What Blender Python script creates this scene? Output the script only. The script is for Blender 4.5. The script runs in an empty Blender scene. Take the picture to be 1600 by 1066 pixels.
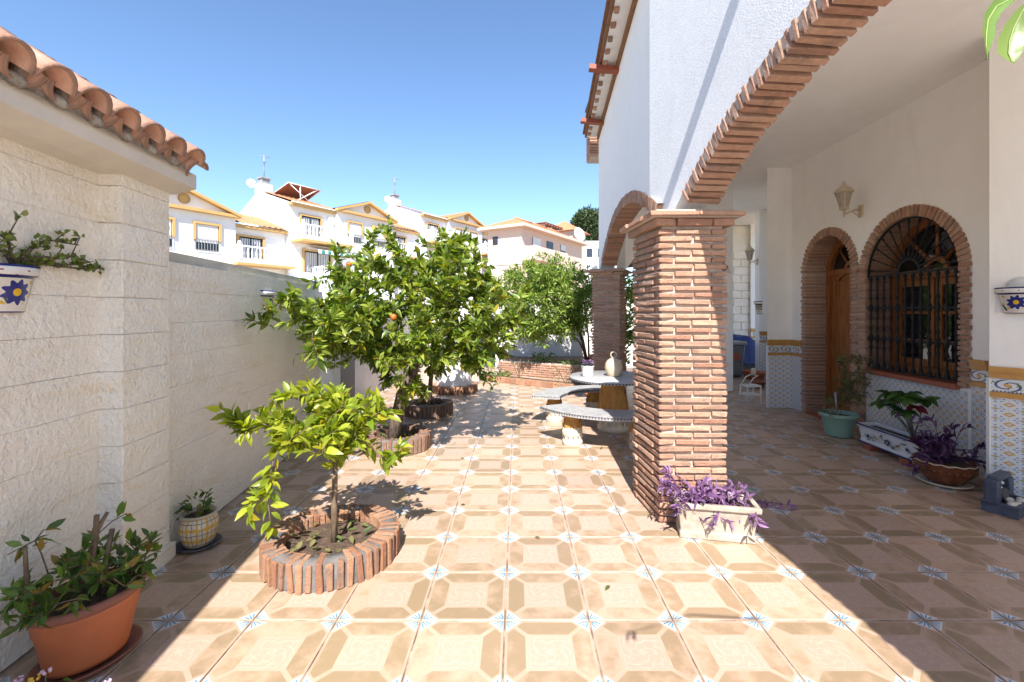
import bpy, bmesh, math, random
import numpy as np
from mathutils import Matrix, Vector

random.seed(7)
rng = np.random.default_rng(7)
R = math.radians
sc = bpy.context.scene
C = sc.collection

# ------------------------------------------------------------------ camera
cam = bpy.data.cameras.new('camera')
cam_ob = bpy.data.objects.new('camera', cam)
C.objects.link(cam_ob)
cam_ob.location = (0, 0, 1.47)
cam_ob.rotation_euler = (R(90), 0, 0)
cam.sensor_width = 36
cam.lens = 16.0
cam.shift_x = -0.005
cam.shift_y = -0.02875
cam.clip_start = 0.05
cam.clip_end = 2000
sc.camera = cam_ob

# ------------------------------------------------------------------ sky, sun, exposure
SUN_TO = Vector((-0.04, -0.95, 1.0)).normalized()
world = bpy.data.worlds.new('World')
sc.world = world
world.use_nodes = True
wn = world.node_tree
sky = wn.nodes.new('ShaderNodeTexSky')
sky.sky_type = 'NISHITA'
sky.sun_disc = False
sky.sun_elevation = math.asin(SUN_TO.z)
sky.sun_rotation = math.atan2(SUN_TO.x, SUN_TO.y) % (2 * math.pi)
sky.air_density = 1.0
sky.dust_density = 0.0
sky.ozone_density = 5.0
wn.links.new(sky.outputs[0], wn.nodes['Background'].inputs[0])
wn.nodes['Background'].inputs[1].default_value = 0.076
sl = bpy.data.lights.new('sun', 'SUN')
sl.energy = 3.5
sl.angle = R(0.5)
sl.color = (1.0, 0.955, 0.90)
so = bpy.data.objects.new('sun', sl)
C.objects.link(so)
so.rotation_euler = (-SUN_TO).to_track_quat('-Z', 'Y').to_euler()
so.location = (-3, -15, 18)
sc.view_settings.view_transform = 'Standard'
sc.view_settings.look = 'None'
sc.view_settings.gamma = 1
sc.view_settings.exposure = 1.76
sc.view_settings.use_curve_mapping = False
cy = sc.cycles
cy.use_denoising = True
cy.max_bounces = 12
cy.diffuse_bounces = 10
cy.glossy_bounces = 3
cy.transmission_bounces = 4
cy.transparent_max_bounces = 6
cy.sample_clamp_indirect = 8

# ------------------------------------------------------------------ node helpers
class S:
    def __init__(s, nt, sock): s.nt, s.k = nt, sock
    def _m(s, op, o=None, o2=None):
        n = s.nt.nodes.new('ShaderNodeMath'); n.operation = op
        s.nt.links.new(s.k, n.inputs[0])
        for i, q in ((1, o), (2, o2)):
            if q is None: continue
            if isinstance(q, S): s.nt.links.new(q.k, n.inputs[i])
            else: n.inputs[i].default_value = q
        return S(s.nt, n.outputs[0])
    def __add__(s, o): return s._m('ADD', o)
    def __sub__(s, o): return s._m('SUBTRACT', o)
    def __mul__(s, o): return s._m('MULTIPLY', o)
    def __truediv__(s, o): return s._m('DIVIDE', o)
    def gt(s, o): return s._m('GREATER_THAN', o)
    def lt(s, o): return s._m('LESS_THAN', o)
    def abs(s): return s._m('ABSOLUTE')
    def floor(s): return s._m('FLOOR')
    def frac(s): return s._m('FRACT')
    def max(s, o): return s._m('MAXIMUM', o)
    def min(s, o): return s._m('MINIMUM', o)
    def sin(s): return s._m('SINE')
    def cos(s): return s._m('COSINE')
    def sqrt(s): return s._m('SQRT')
    def atan2(s, o): return s._m('ARCTAN2', o)
    def pow(s, o): return s._m('POWER', o)
    def inv(s): return (s * -1.0) + 1.0
    def smooth(s, a, b):
        n = s.nt.nodes.new('ShaderNodeMapRange'); n.interpolation_type = 'SMOOTHSTEP'
        s.nt.links.new(s.k, n.inputs[0]); n.inputs[1].default_value = a; n.inputs[2].default_value = b
        return S(s.nt, n.outputs[0])

def new_mat(name):
    m = bpy.data.materials.new(name); m.use_nodes = True
    nt = m.node_tree
    return m, nt, nt.nodes['Principled BSDF']

def pos(nt, kind='world'):
    if kind == 'world':
        n = nt.nodes.new('ShaderNodeNewGeometry'); out = n.outputs['Position']
    else:
        n = nt.nodes.new('ShaderNodeTexCoord'); out = n.outputs['Object']
    return out

def xyz(nt, vec):
    n = nt.nodes.new('ShaderNodeSeparateXYZ'); nt.links.new(vec, n.inputs[0])
    return [S(nt, n.outputs[i]) for i in range(3)]

def comb(nt, *q):
    n = nt.nodes.new('ShaderNodeCombineXYZ')
    for i, v in enumerate(q):
        if isinstance(v, S): nt.links.new(v.k, n.inputs[i])
        else: n.inputs[i].default_value = v
    return n.outputs[0]

def noise(nt, vec, scale, detail=4, rough=0.55, dist=0.0):
    n = nt.nodes.new('ShaderNodeTexNoise'); n.inputs['Scale'].default_value = scale
    n.inputs['Detail'].default_value = detail; n.inputs['Roughness'].default_value = rough
    n.inputs['Distortion'].default_value = dist
    if vec is not None: nt.links.new(vec, n.inputs['Vector'])
    return S(nt, n.outputs['Fac'])

def white(nt, vec):
    n = nt.nodes.new('ShaderNodeTexWhiteNoise'); n.noise_dimensions = '3D'
    nt.links.new(vec, n.inputs['Vector']); return S(nt, n.outputs['Value'])

def mix(nt, f, a, b):
    n = nt.nodes.new('ShaderNodeMix'); n.data_type = 'RGBA'
    if isinstance(f, S): nt.links.new(f.k, n.inputs[0])
    else: n.inputs[0].default_value = f
    for i, q in ((6, a), (7, b)):
        if isinstance(q, (tuple, list)): n.inputs[i].default_value = (*q[:3], 1)
        else: nt.links.new(q, n.inputs[i])
    return n.outputs[2]

def ramp(nt, f, stops):
    n = nt.nodes.new('ShaderNodeValToRGB'); nt.links.new(f.k, n.inputs[0])
    e = n.color_ramp.elements
    while len(e) < len(stops): e.new(0.5)
    for q, (p, c) in zip(e, stops): q.position = p; q.color = (*c, 1)
    return n.outputs[0]

def bump(nt, bsdf, h, strength=0.4, dist=0.01):
    n = nt.nodes.new('ShaderNodeBump'); n.inputs['Strength'].default_value = strength
    n.inputs['Distance'].default_value = dist
    nt.links.new(h.k, n.inputs['Height']); nt.links.new(n.outputs[0], bsdf.inputs['Normal'])

def hsv(nt, col, h=None, s=None, v=None):
    n = nt.nodes.new('ShaderNodeHueSaturation')
    for key, q in (('Hue', h), ('Saturation', s), ('Value', v)):
        if q is None: continue
        if isinstance(q, S): nt.links.new(q.k, n.inputs[key])
        else: n.inputs[key].default_value = q
    if isinstance(col, (tuple, list)): n.inputs['Color'].default_value = (*col, 1)
    else: nt.links.new(col, n.inputs['Color'])
    return n.outputs[0]

def obj_rand(nt):
    return S(nt, nt.nodes.new('ShaderNodeObjectInfo').outputs['Random'])

def simple(name, c1, c2=None, scale=6, rough=0.7, bs=0.0, bscale=40, bdist=0.004, coord='object', metal=0.0, rvar=0.0, spec=None):
    m, nt, b = new_mat(name)
    p = pos(nt, coord)
    c2 = c2 or tuple(x * 0.75 for x in c1)
    f = noise(nt, p, scale, 5, 0.6)
    col = ramp(nt, f, [(0.3, c2), (0.68, c1)])
    if rvar:
        r = obj_rand(nt)
        col = hsv(nt, col, h=(r - 0.5) * (rvar * 0.12) + 0.5, v=(r * 7.31).frac() * rvar + (1 - rvar * 0.5))
    nt.links.new(col, b.inputs['Base Color'])
    b.inputs['Roughness'].default_value = rough
    b.inputs['Metallic'].default_value = metal
    if spec is not None: b.inputs['Specular IOR Level'].default_value = spec
    if bs:
        bump(nt, b, noise(nt, p, bscale, 6, 0.65), bs, bdist)
    return m

# ------------------------------------------------------------------ materials
TS, TX, TY = 0.4, -0.058, 2.166

def mat_floor():
    m, nt, b = new_mat('patterned_floor_tile')
    P = pos(nt)
    x, y, z = xyz(nt, P)
    fx = (x - TX) / TS; fy = (y - TY) / TS
    cx, cyy = fx.floor(), fy.floor()
    u = (fx.frac() - 0.5) * 2.0; v = (fy.frac() - 0.5) * 2.0
    a, bb = u.abs(), v.abs()
    mx = a.max(bb); sm = a + bb; df = (a - bb).abs()
    r1 = white(nt, comb(nt, cx, cyy, 0.3)); r2 = white(nt, comb(nt, cx, cyy, 5.7))
    side = a.gt(bb)
    sgn = (side * u.gt(0.0)) + (side.inv() * (v.gt(0.0) + 2.0))
    rs = white(nt, comb(nt, cx + sgn * 0.21, cyy + sgn * 0.37, sgn + 1.3))
    n1 = noise(nt, P, 9, 5, 0.62); n2 = noise(nt, P, 45, 4, 0.6)
    # tan ground and mottled brown panels
    tan = mix(nt, n1.smooth(0.35, 0.7), (0.39, 0.265, 0.19), (0.435, 0.30, 0.224))
    pan = mix(nt, (n1 * 1.25 + rs * 0.5 + n2 * 0.25).smooth(0.66, 1.18), (0.41, 0.28, 0.20), (0.25, 0.178, 0.108))
    odd = mix(nt, r1.gt(2.0), pan, (0.63, 0.40, 0.19))
    col = odd
    edge = mx.gt(0.925).max(df.lt(0.075) * sm.gt(0.9)).max(sm.gt(1.5))
    col = mix(nt, edge * 0.85, col, tan)
    # centre ornament
    th = v.atan2(u); rr = (u * u + v * v).sqrt()
    pet = ((rr - ((th * 4.0).cos() * 0.07 + 0.22)).abs()).lt(0.018)
    pet2 = ((rr - ((th * 4.0 + 3.14).cos() * 0.10 + 0.34)).abs()).lt(0.016)
    scr = ((th * 8.0 + rr * 30.0).sin()).gt(0.72) * rr.gt(0.3) * rr.lt(0.52)
    star = ((th * 4.0).cos().abs() * 0.1 + 0.03 - rr).gt(0.0)
    orn = pet.max(pet2).max(scr).max(star).max(mx.gt(0.425) * mx.lt(0.447))
    cen = mix(nt, orn * (n2.smooth(0.3, 0.6) * 0.6), (0.39, 0.27, 0.203), (0.45, 0.35, 0.285))
    col = mix(nt, mx.lt(0.47), col, cen)
    col = mix(nt, mx.gt(0.47) * mx.lt(0.525) * sm.lt(1.2), col, tan)
    # blue and white corners
    cr = sm.gt(1.58)
    k = (sm - 1.58) / 0.42
    leaf = (df - (k.inv() * 0.16)).abs().lt(0.028) * k.gt(0.12) * k.lt(0.72)
    stem = df.lt(0.022) * k.gt(0.1) * k.lt(0.8)
    tip = (df - 0.22).abs().lt(0.03) * k.gt(0.1) * k.lt(0.25)
    blue = leaf.max(stem) * n2.smooth(0.15, 0.4)
    cc = mix(nt, blue, (0.50, 0.51, 0.53), (0.07, 0.20, 0.31))
    col = mix(nt, cr * mx.lt(0.955), col, cc)
    # wear and dirt
    d = noise(nt, P, 1.7, 6, 0.65)
    col = mix(nt, d.smooth(0.55, 0.8) * 0.22, col, (0.30, 0.21, 0.13))
    col = hsv(nt, col, v=r2 * 0.2 + 1.0, h=(r1 - .5) * 0.008 + 0.5)
    col = mix(nt, mx.smooth(0.86, 1.0) * noise(nt, P, 6.0, 5, 0.7).smooth(0.45, 0.7) * 0.5, col, (0.27, 0.19, 0.12))
    grout = mx.gt(0.983)
    gcol = mix(nt, n1.smooth(0.35, 0.65), (0.15, 0.105, 0.075), (0.44, 0.36, 0.29))
    col = mix(nt, grout, col, gcol)
    nt.links.new(col, b.inputs['Base Color'])
    rg = n1 * 0.25 + 0.27
    nt.links.new((rg + grout * 0.4).k, b.inputs['Roughness'])
    bump(nt, b, n2 * 0.4 + n1 * 0.6, 0.12, 0.004)
    return m

def mat_brick(name='rustic_brick', dark=1.0, wear=0.35, red=False):
    m, nt, b = new_mat(name)
    po = pos(nt, 'object'); P = pos(nt)
    r = obj_rand(nt)
    r2 = (r * 13.7).frac(); r3 = (r * 41.3).frac()
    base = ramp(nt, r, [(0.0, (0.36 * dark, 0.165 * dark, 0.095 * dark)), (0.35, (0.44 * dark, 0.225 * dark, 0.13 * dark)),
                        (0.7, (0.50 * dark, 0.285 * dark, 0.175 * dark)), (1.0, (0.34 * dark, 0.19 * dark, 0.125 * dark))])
    n1 = noise(nt, P, 22, 5, 0.65); n2 = noise(nt, P, 90, 5, 0.7); n3 = noise(nt, P, 7, 4, 0.6)
    base = hsv(nt, base, v=n1 * 0.7 + 0.62, s=1.04 if red else 0.9)
    base = mix(nt, n2.smooth(0.56, 0.75) * wear, base, (0.52, 0.40, 0.30))
    base = mix(nt, (n3 + r3 * 0.25).smooth(0.68, 0.86) * 0.5, base, (0.16, 0.11, 0.085))
    n4 = noise(nt, P, 14, 6, 0.75, 0.5)
    base = mix(nt, n4.smooth(0.6, 0.7) * (wear * 1.3), base, (0.52 * dark, 0.43 * dark, 0.35 * dark))
    nt.links.new(base, b.inputs['Base Color'])
    b.inputs['Roughness'].default_value = 0.85
    bump(nt, b, n2 * 0.9 + n1 * 1.0, 1.0, 0.013)
    return m

def mat_wallpaint(name, c1, c2, bscale, bstr, bdist, stain=None, sscale=2.5, samt=0.5, rough=0.85):
    m, nt, b = new_mat(name)
    P = pos(nt)
    f = noise(nt, P, 3.1, 5, 0.6)
    col = mix(nt, f.smooth(0.3, 0.7), c1, c2)
    if stain:
        mp = nt.nodes.new('ShaderNodeMapping'); mp.inputs['Scale'].default_value = (1, 1, 4.5) if sscale > 1.5 else (2.2, 2.2, .5)
        nt.links.new(P, mp.inputs[0])
        g = noise(nt, mp.outputs[0], sscale, 7, 0.7, 0.6)
        col = mix(nt, g.smooth(0.5, 0.72) * samt, col, stain)
    if bscale > 100:
        sp = noise(nt, P, 75, 4, 0.7)
        col = hsv(nt, col, v=sp.smooth(0.25, 0.75) * 0.26 + 0.86)
    nt.links.new(col, b.inputs['Base Color'])
    b.inputs['Roughness'].default_value = rough
    h = noise(nt, P, bscale, 5, 0.6) + noise(nt, P, bscale * 0.3, 3, 0.5) * (0.25 if bscale > 100 else 0.7)
    bump(nt, b, h, bstr, bdist)
    return m

def mat_leaf(name, dark, light, trans=0.35, rough=0.38, island=True, vmin=0.7, spot=None):
    m, nt, b = new_mat(name)
    if island: r = S(nt, nt.nodes.new('ShaderNodeNewGeometry').outputs['Random Per Island'])
    else: r = obj_rand(nt)
    P = pos(nt)
    n1 = noise(nt, P, 3.0, 3, 0.5); n2 = noise(nt, P, 60, 3, 0.5)
    f = (r * 0.7 + n1 * 0.5).smooth(0.2, 0.95)
    col = mix(nt, f, dark, light)
    col = hsv(nt, col, v=(r * 9.7).frac() * (1.25 - vmin) + vmin, h=((r * 5.3).frac() - 0.5) * 0.03 + 0.5)
    if spot: col = mix(nt, (r * 17.7).frac().gt(spot[1]), col, spot[0])
    nt.links.new(col, b.inputs['Base Color'])
    b.inputs['Roughness'].default_value = rough
    b.inputs['Specular IOR Level'].default_value = 0.45
    bump(nt, b, n2, 0.15, 0.003)
    t = nt.nodes.new('ShaderNodeBsdfTranslucent')
    nt.links.new(hsv(nt, col, s=1.15, v=1.5), t.inputs['Color'])
    mx = nt.nodes.new('ShaderNodeMixShader'); mx.inputs[0].default_value = trans
    nt.links.new(b.outputs[0], mx.inputs[1]); nt.links.new(t.outputs[0], mx.inputs[2])
    nt.links.new(mx.outputs[0], nt.nodes['Material Output'].inputs[0])
    return m

def mat_wood():
    m, nt, b = new_mat('varnished_wood')
    P = pos(nt)
    mp = nt.nodes.new('ShaderNodeMapping'); mp.inputs['Scale'].default_value = (14, 14, 1.1)
    nt.links.new(P, mp.inputs[0])
    f = noise(nt, mp.outputs[0], 3.0, 6, 0.6, 0.8)
    col = ramp(nt, f, [(0.3, (0.13, 0.042, 0.012)), (0.55, (0.30, 0.105, 0.026)), (0.75, (0.40, 0.16, 0.045))])
    nt.links.new(col, b.inputs['Base Color']); b.inputs['Roughness'].default_value = 0.3
    bump(nt, b, f, 0.1, 0.003)
    return m

def mat_dado():
    m, nt, b = new_mat('glazed_dado_tile')
    P = pos(nt)
    x, y, z = xyz(nt, P)
    q = (x * 0.62 + y) / 0.075; w = z / 0.075
    def cell(q, w):
        u = (q.frac() - 0.5) * 2; v = (w.frac() - 0.5) * 2
        return u, v, (u * u + v * v).sqrt()
    u, v, r = cell(q, w)
    u2, v2, rr2 = cell(q + 0.5, w + 0.5)
    th = v.atan2(u)
    ring = (r - 0.62).abs().lt(0.09)
    dots = ((th * 8.0).cos().gt(0.1)) * ring
    core = r.lt(0.2)
    pet = ((th * 4.0).cos() * 0.15 + 0.33 - r).gt(0) * r.gt(0.2)
    star = (u2.abs() + v2.abs()).lt(0.5)
    star_in = (u2.abs() + v2.abs()).lt(0.2)
    col = mix(nt, dots * 0.85, (0.66, 0.69, 0.72), (0.10, 0.17, 0.36))
    col = mix(nt, pet * 0.6, col, (0.22, 0.34, 0.50))
    col = mix(nt, core, col, (0.55, 0.40, 0.12))
    col = mix(nt, star, col, (0.58, 0.35, 0.10))
    col = mix(nt, star_in, col, (0.68, 0.69, 0.70))
    t = ((x * 0.62 + y) / 0.15).frac(); s2 = (z / 0.15).frac()
    j = t.lt(0.012).max(s2.lt(0.012))
    col = mix(nt, j * 0.5, col, (0.45, 0.44, 0.42))
    nt.links.new(col, b.inputs['Base Color']); b.inputs['Roughness'].default_value = 0.16
    bump(nt, b, j.inv(), 0.2, 0.001)
    return m

def mat_frieze():
    m, nt, b = new_mat('painted_frieze_tile')
    P = pos(nt, 'object')
    x, y, z = xyz(nt, P)
    n1 = noise(nt, P, 28, 2, 0.5, 1.2)
    r = (((x / 0.075) * (x / 0.075)) + ((z / 0.04) * (z / 0.04))).sqrt()
    th = z.atan2(x)
    sp = ((th * 2.0 + r * 9.0).sin()).gt(0.55) * r.lt(1.2)
    col = mix(nt, sp, (0.66, 0.68, 0.70), (0.07, 0.10, 0.22))
    col = mix(nt, r.lt(0.32), col, (0.62, 0.36, 0.09))
    col = mix(nt, n1.gt(0.62) * r.gt(0.4), col, (0.14, 0.24, 0.12))
    band = z.lt(-0.042) * ((x * 300.0).sin().gt(-0.2))
    col = mix(nt, band, col, (0.08, 0.10, 0.20))
    nt.links.new(col, b.inputs['Base Color']); b.inputs['Roughness'].default_value = 0.15
    return m

def mat_pot_painted():
    """white glaze, blue rim bands, a blue daisy with a yellow heart and green leaves"""
    m, nt, b = new_mat('hand_painted_pot_glaze')
    P = pos(nt, 'object')
    x, y, z = xyz(nt, P)
    nn = noise(nt, P, 90, 3, 0.5)
    fx = x + 0.01; fz = z + 0.015
    r = (fx * fx + fz * fz).sqrt(); th = fz.atan2(fx)
    pet = (((th * 9.0).cos() * 0.008 + 0.047) - r).gt(0)
    core = r.lt(0.016)
    white_c = (0.70, 0.68, 0.66)
    lx = x - 0.085; lz = z - 0.01
    lth = lz.atan2(lx + 0.06)
    leaf = ((lth * 22.0).sin().gt(0.1)) * (lx.abs().lt(0.035)) * (lz.abs().lt(0.045)) 
    lx2 = x + 0.085; lz2 = z + 0.055
    leaf2 = (((lx2 * 160.0) + (lz2 * 90.0)).sin().gt(0.35)) * (lx2.abs().lt(0.045)) * (lz2.abs().lt(0.022))
    yel = (((x * 95.0).sin() * (z * 110.0).cos()).gt(0.62)) * r.gt(0.055) * z.lt(0.045) * z.gt(-0.07)
    red = (((x * 70.0 + 1.0).sin() * (z * 160.0 + 0.6).cos()).gt(0.88)) * z.gt(0.056) * z.lt(0.08)
    col = mix(nt, nn * 0.15, white_c, (0.55, 0.52, 0.50))
    col = mix(nt, yel, col, (0.60, 0.40, 0.05))
    col = mix(nt, leaf.max(leaf2), col, (0.05, 0.10, 0.035))
    col = mix(nt, pet, col, (0.025, 0.035, 0.22))
    col = mix(nt, core, col, (0.75, 0.48, 0.02))
    col = mix(nt, red, col, (0.25, 0.02, 0.03))
    bands = z.gt(0.089).max((z - 0.05).abs().lt(0.006)).max(z.lt(-0.094))
    col = mix(nt, bands, col, (0.02, 0.022, 0.13))
    nt.links.new(col, b.inputs['Base Color']); b.inputs['Roughness'].default_value = 0.18
    return m

def mat_tabletop():
    m, nt, b = new_mat('mosaic_table_top')
    P = pos(nt)
    v = nt.nodes.new('ShaderNodeTexVoronoi'); v.inputs['Scale'].default_value = 42
    v.feature = 'DISTANCE_TO_EDGE'; nt.links.new(P, v.inputs['Vector'])
    v2 = nt.nodes.new('ShaderNodeTexVoronoi'); v2.inputs['Scale'].default_value = 42
    nt.links.new(P, v2.inputs['Vector'])
    e = S(nt, v.outputs['Distance'])
    g = noise(nt, P, 5.0, 4, 0.6)
    r = white(nt, v2.outputs['Position'])
    col = mix(nt, r, (0.27, 0.27, 0.28), (0.43, 0.42, 0.405))
    col = mix(nt, g.smooth(0.60, 0.66) * r.gt(0.3) * 0.8, col, (0.16, 0.20, 0.30))
    col = mix(nt, g.smooth(0.40, 0.34) * r.gt(0.6) * 0.6, col, (0.30, 0.14, 0.13))
    col = mix(nt, e.lt(0.05), col, (0.36, 0.35, 0.34))
    nt.links.new(col, b.inputs['Base Color']); b.inputs['Roughness'].default_value = 0.35
    return m

def mat_check_pot():
    m, nt, b = new_mat('checked_yellow_pot')
    P = pos(nt, 'object')
    x, y, z = xyz(nt, P)
    th = y.atan2(x)
    n1 = noise(nt, P, 30, 3, 0.5)
    a = (th * 1.91 + n1 * 0.3).frac(); c = (z / 0.068 + n1 * 0.3).frac()
    l1 = a.lt(0.22); l2 = c.lt(0.24)
    col = mix(nt, l1, (0.60, 0.53, 0.40), (0.62, 0.33, 0.05))
    col = mix(nt, l2, col, (0.60, 0.36, 0.07))
    col = mix(nt, (a - 0.62).abs().lt(0.03).max((c - 0.66).abs().lt(0.035)), col, (0.12, 0.13, 0.16))
    nt.links.new(col, b.inputs['Base Color']); b.inputs['Roughness'].default_value = 0.3
    return m

def mat_bark(name, c1, c2):
    m, nt, b = new_mat(name)
    P = pos(nt)
    mp = nt.nodes.new('ShaderNodeMapping'); mp.inputs['Scale'].default_value = (1, 1, 0.3)
    nt.links.new(P, mp.inputs[0])
    f = noise(nt, mp.outputs[0], 45, 6, 0.65)
    nt.links.new(ramp(nt, f, [(0.35, c2), (0.65, c1)]), b.inputs['Base Color'])
    b.inputs['Roughness'].default_value = 0.9
    bump(nt, b, f, 0.6, 0.01)
    return m

M = {}
M['floor'] = mat_floor()
M['brick'] = mat_brick('rustic_brick', 1.0, 0.38)
M['brick_ring'] = mat_brick('edging_brick', 0.80, 0.35, red=True)
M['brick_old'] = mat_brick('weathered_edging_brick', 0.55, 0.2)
M['mortar'] = simple('pale_mortar', (0.54, 0.455, 0.385), (0.42, 0.34, 0.28), 14, 0.95, 0.6, 70, 0.01, 'world')
M['mortar_grey'] = simple('grey_mortar', (0.17, 0.155, 0.145), (0.09, 0.08, 0.075), 14, 0.95, 0.6, 70, 0.01, 'world')
M['stucco'] = mat_wallpaint('rough_white_stucco', (0.78, 0.79, 0.80), (0.74, 0.75, 0.76), 130, 0.7, 0.008, (0.60, 0.60, 0.60), 1.1, 0.25)
M['plaster'] = mat_wallpaint('smooth_white_plaster', (0.90, 0.885, 0.86), (0.87, 0.85, 0.82), 30, 0.16, 0.008, (0.74, 0.68, 0.61), 1.3, 0.22)
M['block'] = mat_wallpaint('painted_split_block', (0.92, 0.865, 0.775), (0.88, 0.82, 0.72), 40, 1.0, 0.022, (0.82, 0.68, 0.47), 2.2, 0.6)
M['block_joint'] = simple('painted_block_joint', (0.80, 0.72, 0.61), (0.60, 0.52, 0.43), 5, 0.95, 0.4, 40, 0.01, 'world')
M['coping'] = mat_wallpaint('stained_wall_coping', (0.58, 0.55, 0.48), (0.48, 0.45, 0.38), 25, 0.5, 0.012, (0.30, 0.26, 0.19), 3.0, 0.6)
def mat_rooftile():
    m, nt, b = new_mat('clay_roof_tile')
    po = pos(nt, 'object'); P = pos(nt)
    x, y, z = xyz(nt, po)
    n1 = noise(nt, P, 9, 6, 0.65); n2 = noise(nt, P, 60, 5, 0.65)
    r = obj_rand(nt)
    col = ramp(nt, n1, [(0.3, (0.52, 0.28, 0.19)), (0.68, (0.68, 0.41, 0.30))])
    col = hsv(nt, col, v=r * 0.3 + 0.85)
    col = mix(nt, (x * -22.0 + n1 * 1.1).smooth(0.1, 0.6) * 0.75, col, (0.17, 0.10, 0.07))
    col = mix(nt, n2.smooth(0.6, 0.75) * 0.5, col, (0.33, 0.28, 0.22))
    nt.links.new(col, b.inputs['Base Color']); b.inputs['Roughness'].default_value = 0.9
    bump(nt, b, n2, 0.5, 0.006)
    return m
M['rooftile'] = mat_rooftile()
_unused = simple('clay_roof_tile', (0.62, 0.33, 0.22), (0.40, 0.20, 0.13), 7, 0.85, 0.4, 60, 0.004, 'object', rvar=0.35)
M['tilemortar'] = simple('crumbly_tile_mortar', (0.50, 0.45, 0.38), (0.25, 0.21, 0.17), 22, 0.95, 0.9, 60, 0.02, 'world')
M['fascia'] = mat_wallpaint('cream_eave_plaster', (0.66, 0.60, 0.52), (0.58, 0.53, 0.46), 20, 0.3, 0.01)
M['wood'] = mat_wood()
M['iron'] = simple('black_iron', (0.018, 0.020, 0.022), (0.008, 0.009, 0.010), 30, 0.6, 0.2, 60, 0.003, spec=0.25)
def mat_glass_dark():
    m, nt, b = new_mat('dark_window_glass')
    b.inputs['Base Color'].default_value = (0.012, 0.013, 0.015, 1)
    b.inputs['Roughness'].default_value = 0.04
    return m
M['glass'] = mat_glass_dark()
M['dado'] = mat_dado()
M['frieze'] = mat_frieze()
M['border'] = simple('ochre_border_tile', (0.55, 0.29, 0.08), (0.46, 0.23, 0.06), 12, 0.25, 0.1, 30)
M['whiteglaze'] = simple('white_corner_trim', (0.74, 0.74, 0.74), (0.68, 0.68, 0.69), 8, 0.25)
M['redsill'] = simple('red_clay_sill', (0.34, 0.10, 0.055), (0.26, 0.08, 0.045), 10, 0.5)
M['lampcream'] = simple('cream_lamp_metal', (0.60, 0.50, 0.36), (0.50, 0.40, 0.27), 18, 0.5)
M['lampglass'] = simple('frosted_lamp_glass', (0.45, 0.40, 0.32), (0.38, 0.33, 0.26), 12, 0.2)
M['potpaint'] = mat_pot_painted()
M['checkpot'] = mat_check_pot()
M['terracotta'] = simple('terracotta_pot', (0.42, 0.125, 0.045), (0.34, 0.10, 0.04), 5, 0.6, 0.1, 60, 0.002)
M['terradark'] = simple('worn_terracotta_rim', (0.23, 0.085, 0.05), (0.17, 0.065, 0.045), 10, 0.7, 0.1, 60)
M['greenpot'] = simple('sage_green_pot', (0.24, 0.38, 0.30), (0.20, 0.33, 0.26), 4, 0.45)
M['stonewhite'] = simple('weathered_white_stone', (0.42, 0.37, 0.30), (0.27, 0.225, 0.175), 11, 0.9, 0.7, 120, 0.006)
M['whiteplastic'] = simple('white_painted_metal', (0.72, 0.71, 0.68), (0.62, 0.61, 0.58), 9, 0.4)
M['soil'] = simple('dry_soil', (0.15, 0.095, 0.06), (0.055, 0.035, 0.025), 26, 0.95, 1.0, 45, 0.03, 'world')
M['tabletop'] = mat_tabletop()
M['edge_teeth'] = simple('dark_mosaic_fringe', (0.09, 0.09, 0.10), (0.05, 0.05, 0.06), 20, 0.6)
M['ochre'] = simple('ochre_cast_stone', (0.46, 0.24, 0.06), (0.33, 0.16, 0.04), 9, 0.75, 0.4, 60, 0.006, 'world')
M['caststone'] = simple('cream_cast_stone', (0.64, 0.57, 0.47), (0.48, 0.41, 0.32), 9, 0.85, 0.4, 70, 0.006, 'world')
M['clayjug'] = simple('pale_clay', (0.55, 0.46, 0.34), (0.46, 0.37, 0.26), 6, 0.75, 0.15, 60)
M['bin'] = simple('grey_bin_plastic', (0.17, 0.18, 0.19), (0.13, 0.14, 0.15), 4, 0.5)
M['bluetarp'] = simple('blue_tarpaulin', (0.012, 0.022, 0.16), (0.008, 0.014, 0.09), 6, 0.45, 0.3, 14, 0.02)
M['fountain'] = simple('blue_grey_ceramic', (0.07, 0.085, 0.13), (0.04, 0.05, 0.08), 12, 0.4, 0.6, 40, 0.01)
M['pebble'] = simple('white_pebble', (0.60, 0.56, 0.50), (0.48, 0.45, 0.40), 9, 0.5)
M['bowl'] = simple('glazed_brown_bowl', (0.20, 0.065, 0.025), (0.11, 0.032, 0.014), 14, 0.22, 0.3, 26, 0.008)
M['rust'] = simple('red_painted_steel', (0.30, 0.065, 0.03), (0.22, 0.05, 0.025), 9, 0.6)
M['eavebrick'] = simple('brown_eave_brick', (0.26, 0.125, 0.065), (0.16, 0.08, 0.045), 14, 0.85, 0.5, 50, 0.006, 'world')
M['well'] = mat_wallpaint('well_whitewash', (0.78, 0.78, 0.77), (0.72, 0.72, 0.71), 30, 0.3, 0.01)
M['gardenwall'] = mat_wallpaint('garden_wall_paint', (0.74, 0.71, 0.68), (0.66, 0.62, 0.59), 14, 0.6, 0.02)
M['darkgate'] = simple('dark_blue_gate', (0.025, 0.04, 0.06), (0.018, 0.03, 0.045), 5, 0.5)
M['ground'] = simple('dry_ground', (0.32, 0.25, 0.17), (0.22, 0.17, 0.11), 0.7, 0.95, 0.3, 8, 0.02, 'world')
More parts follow.
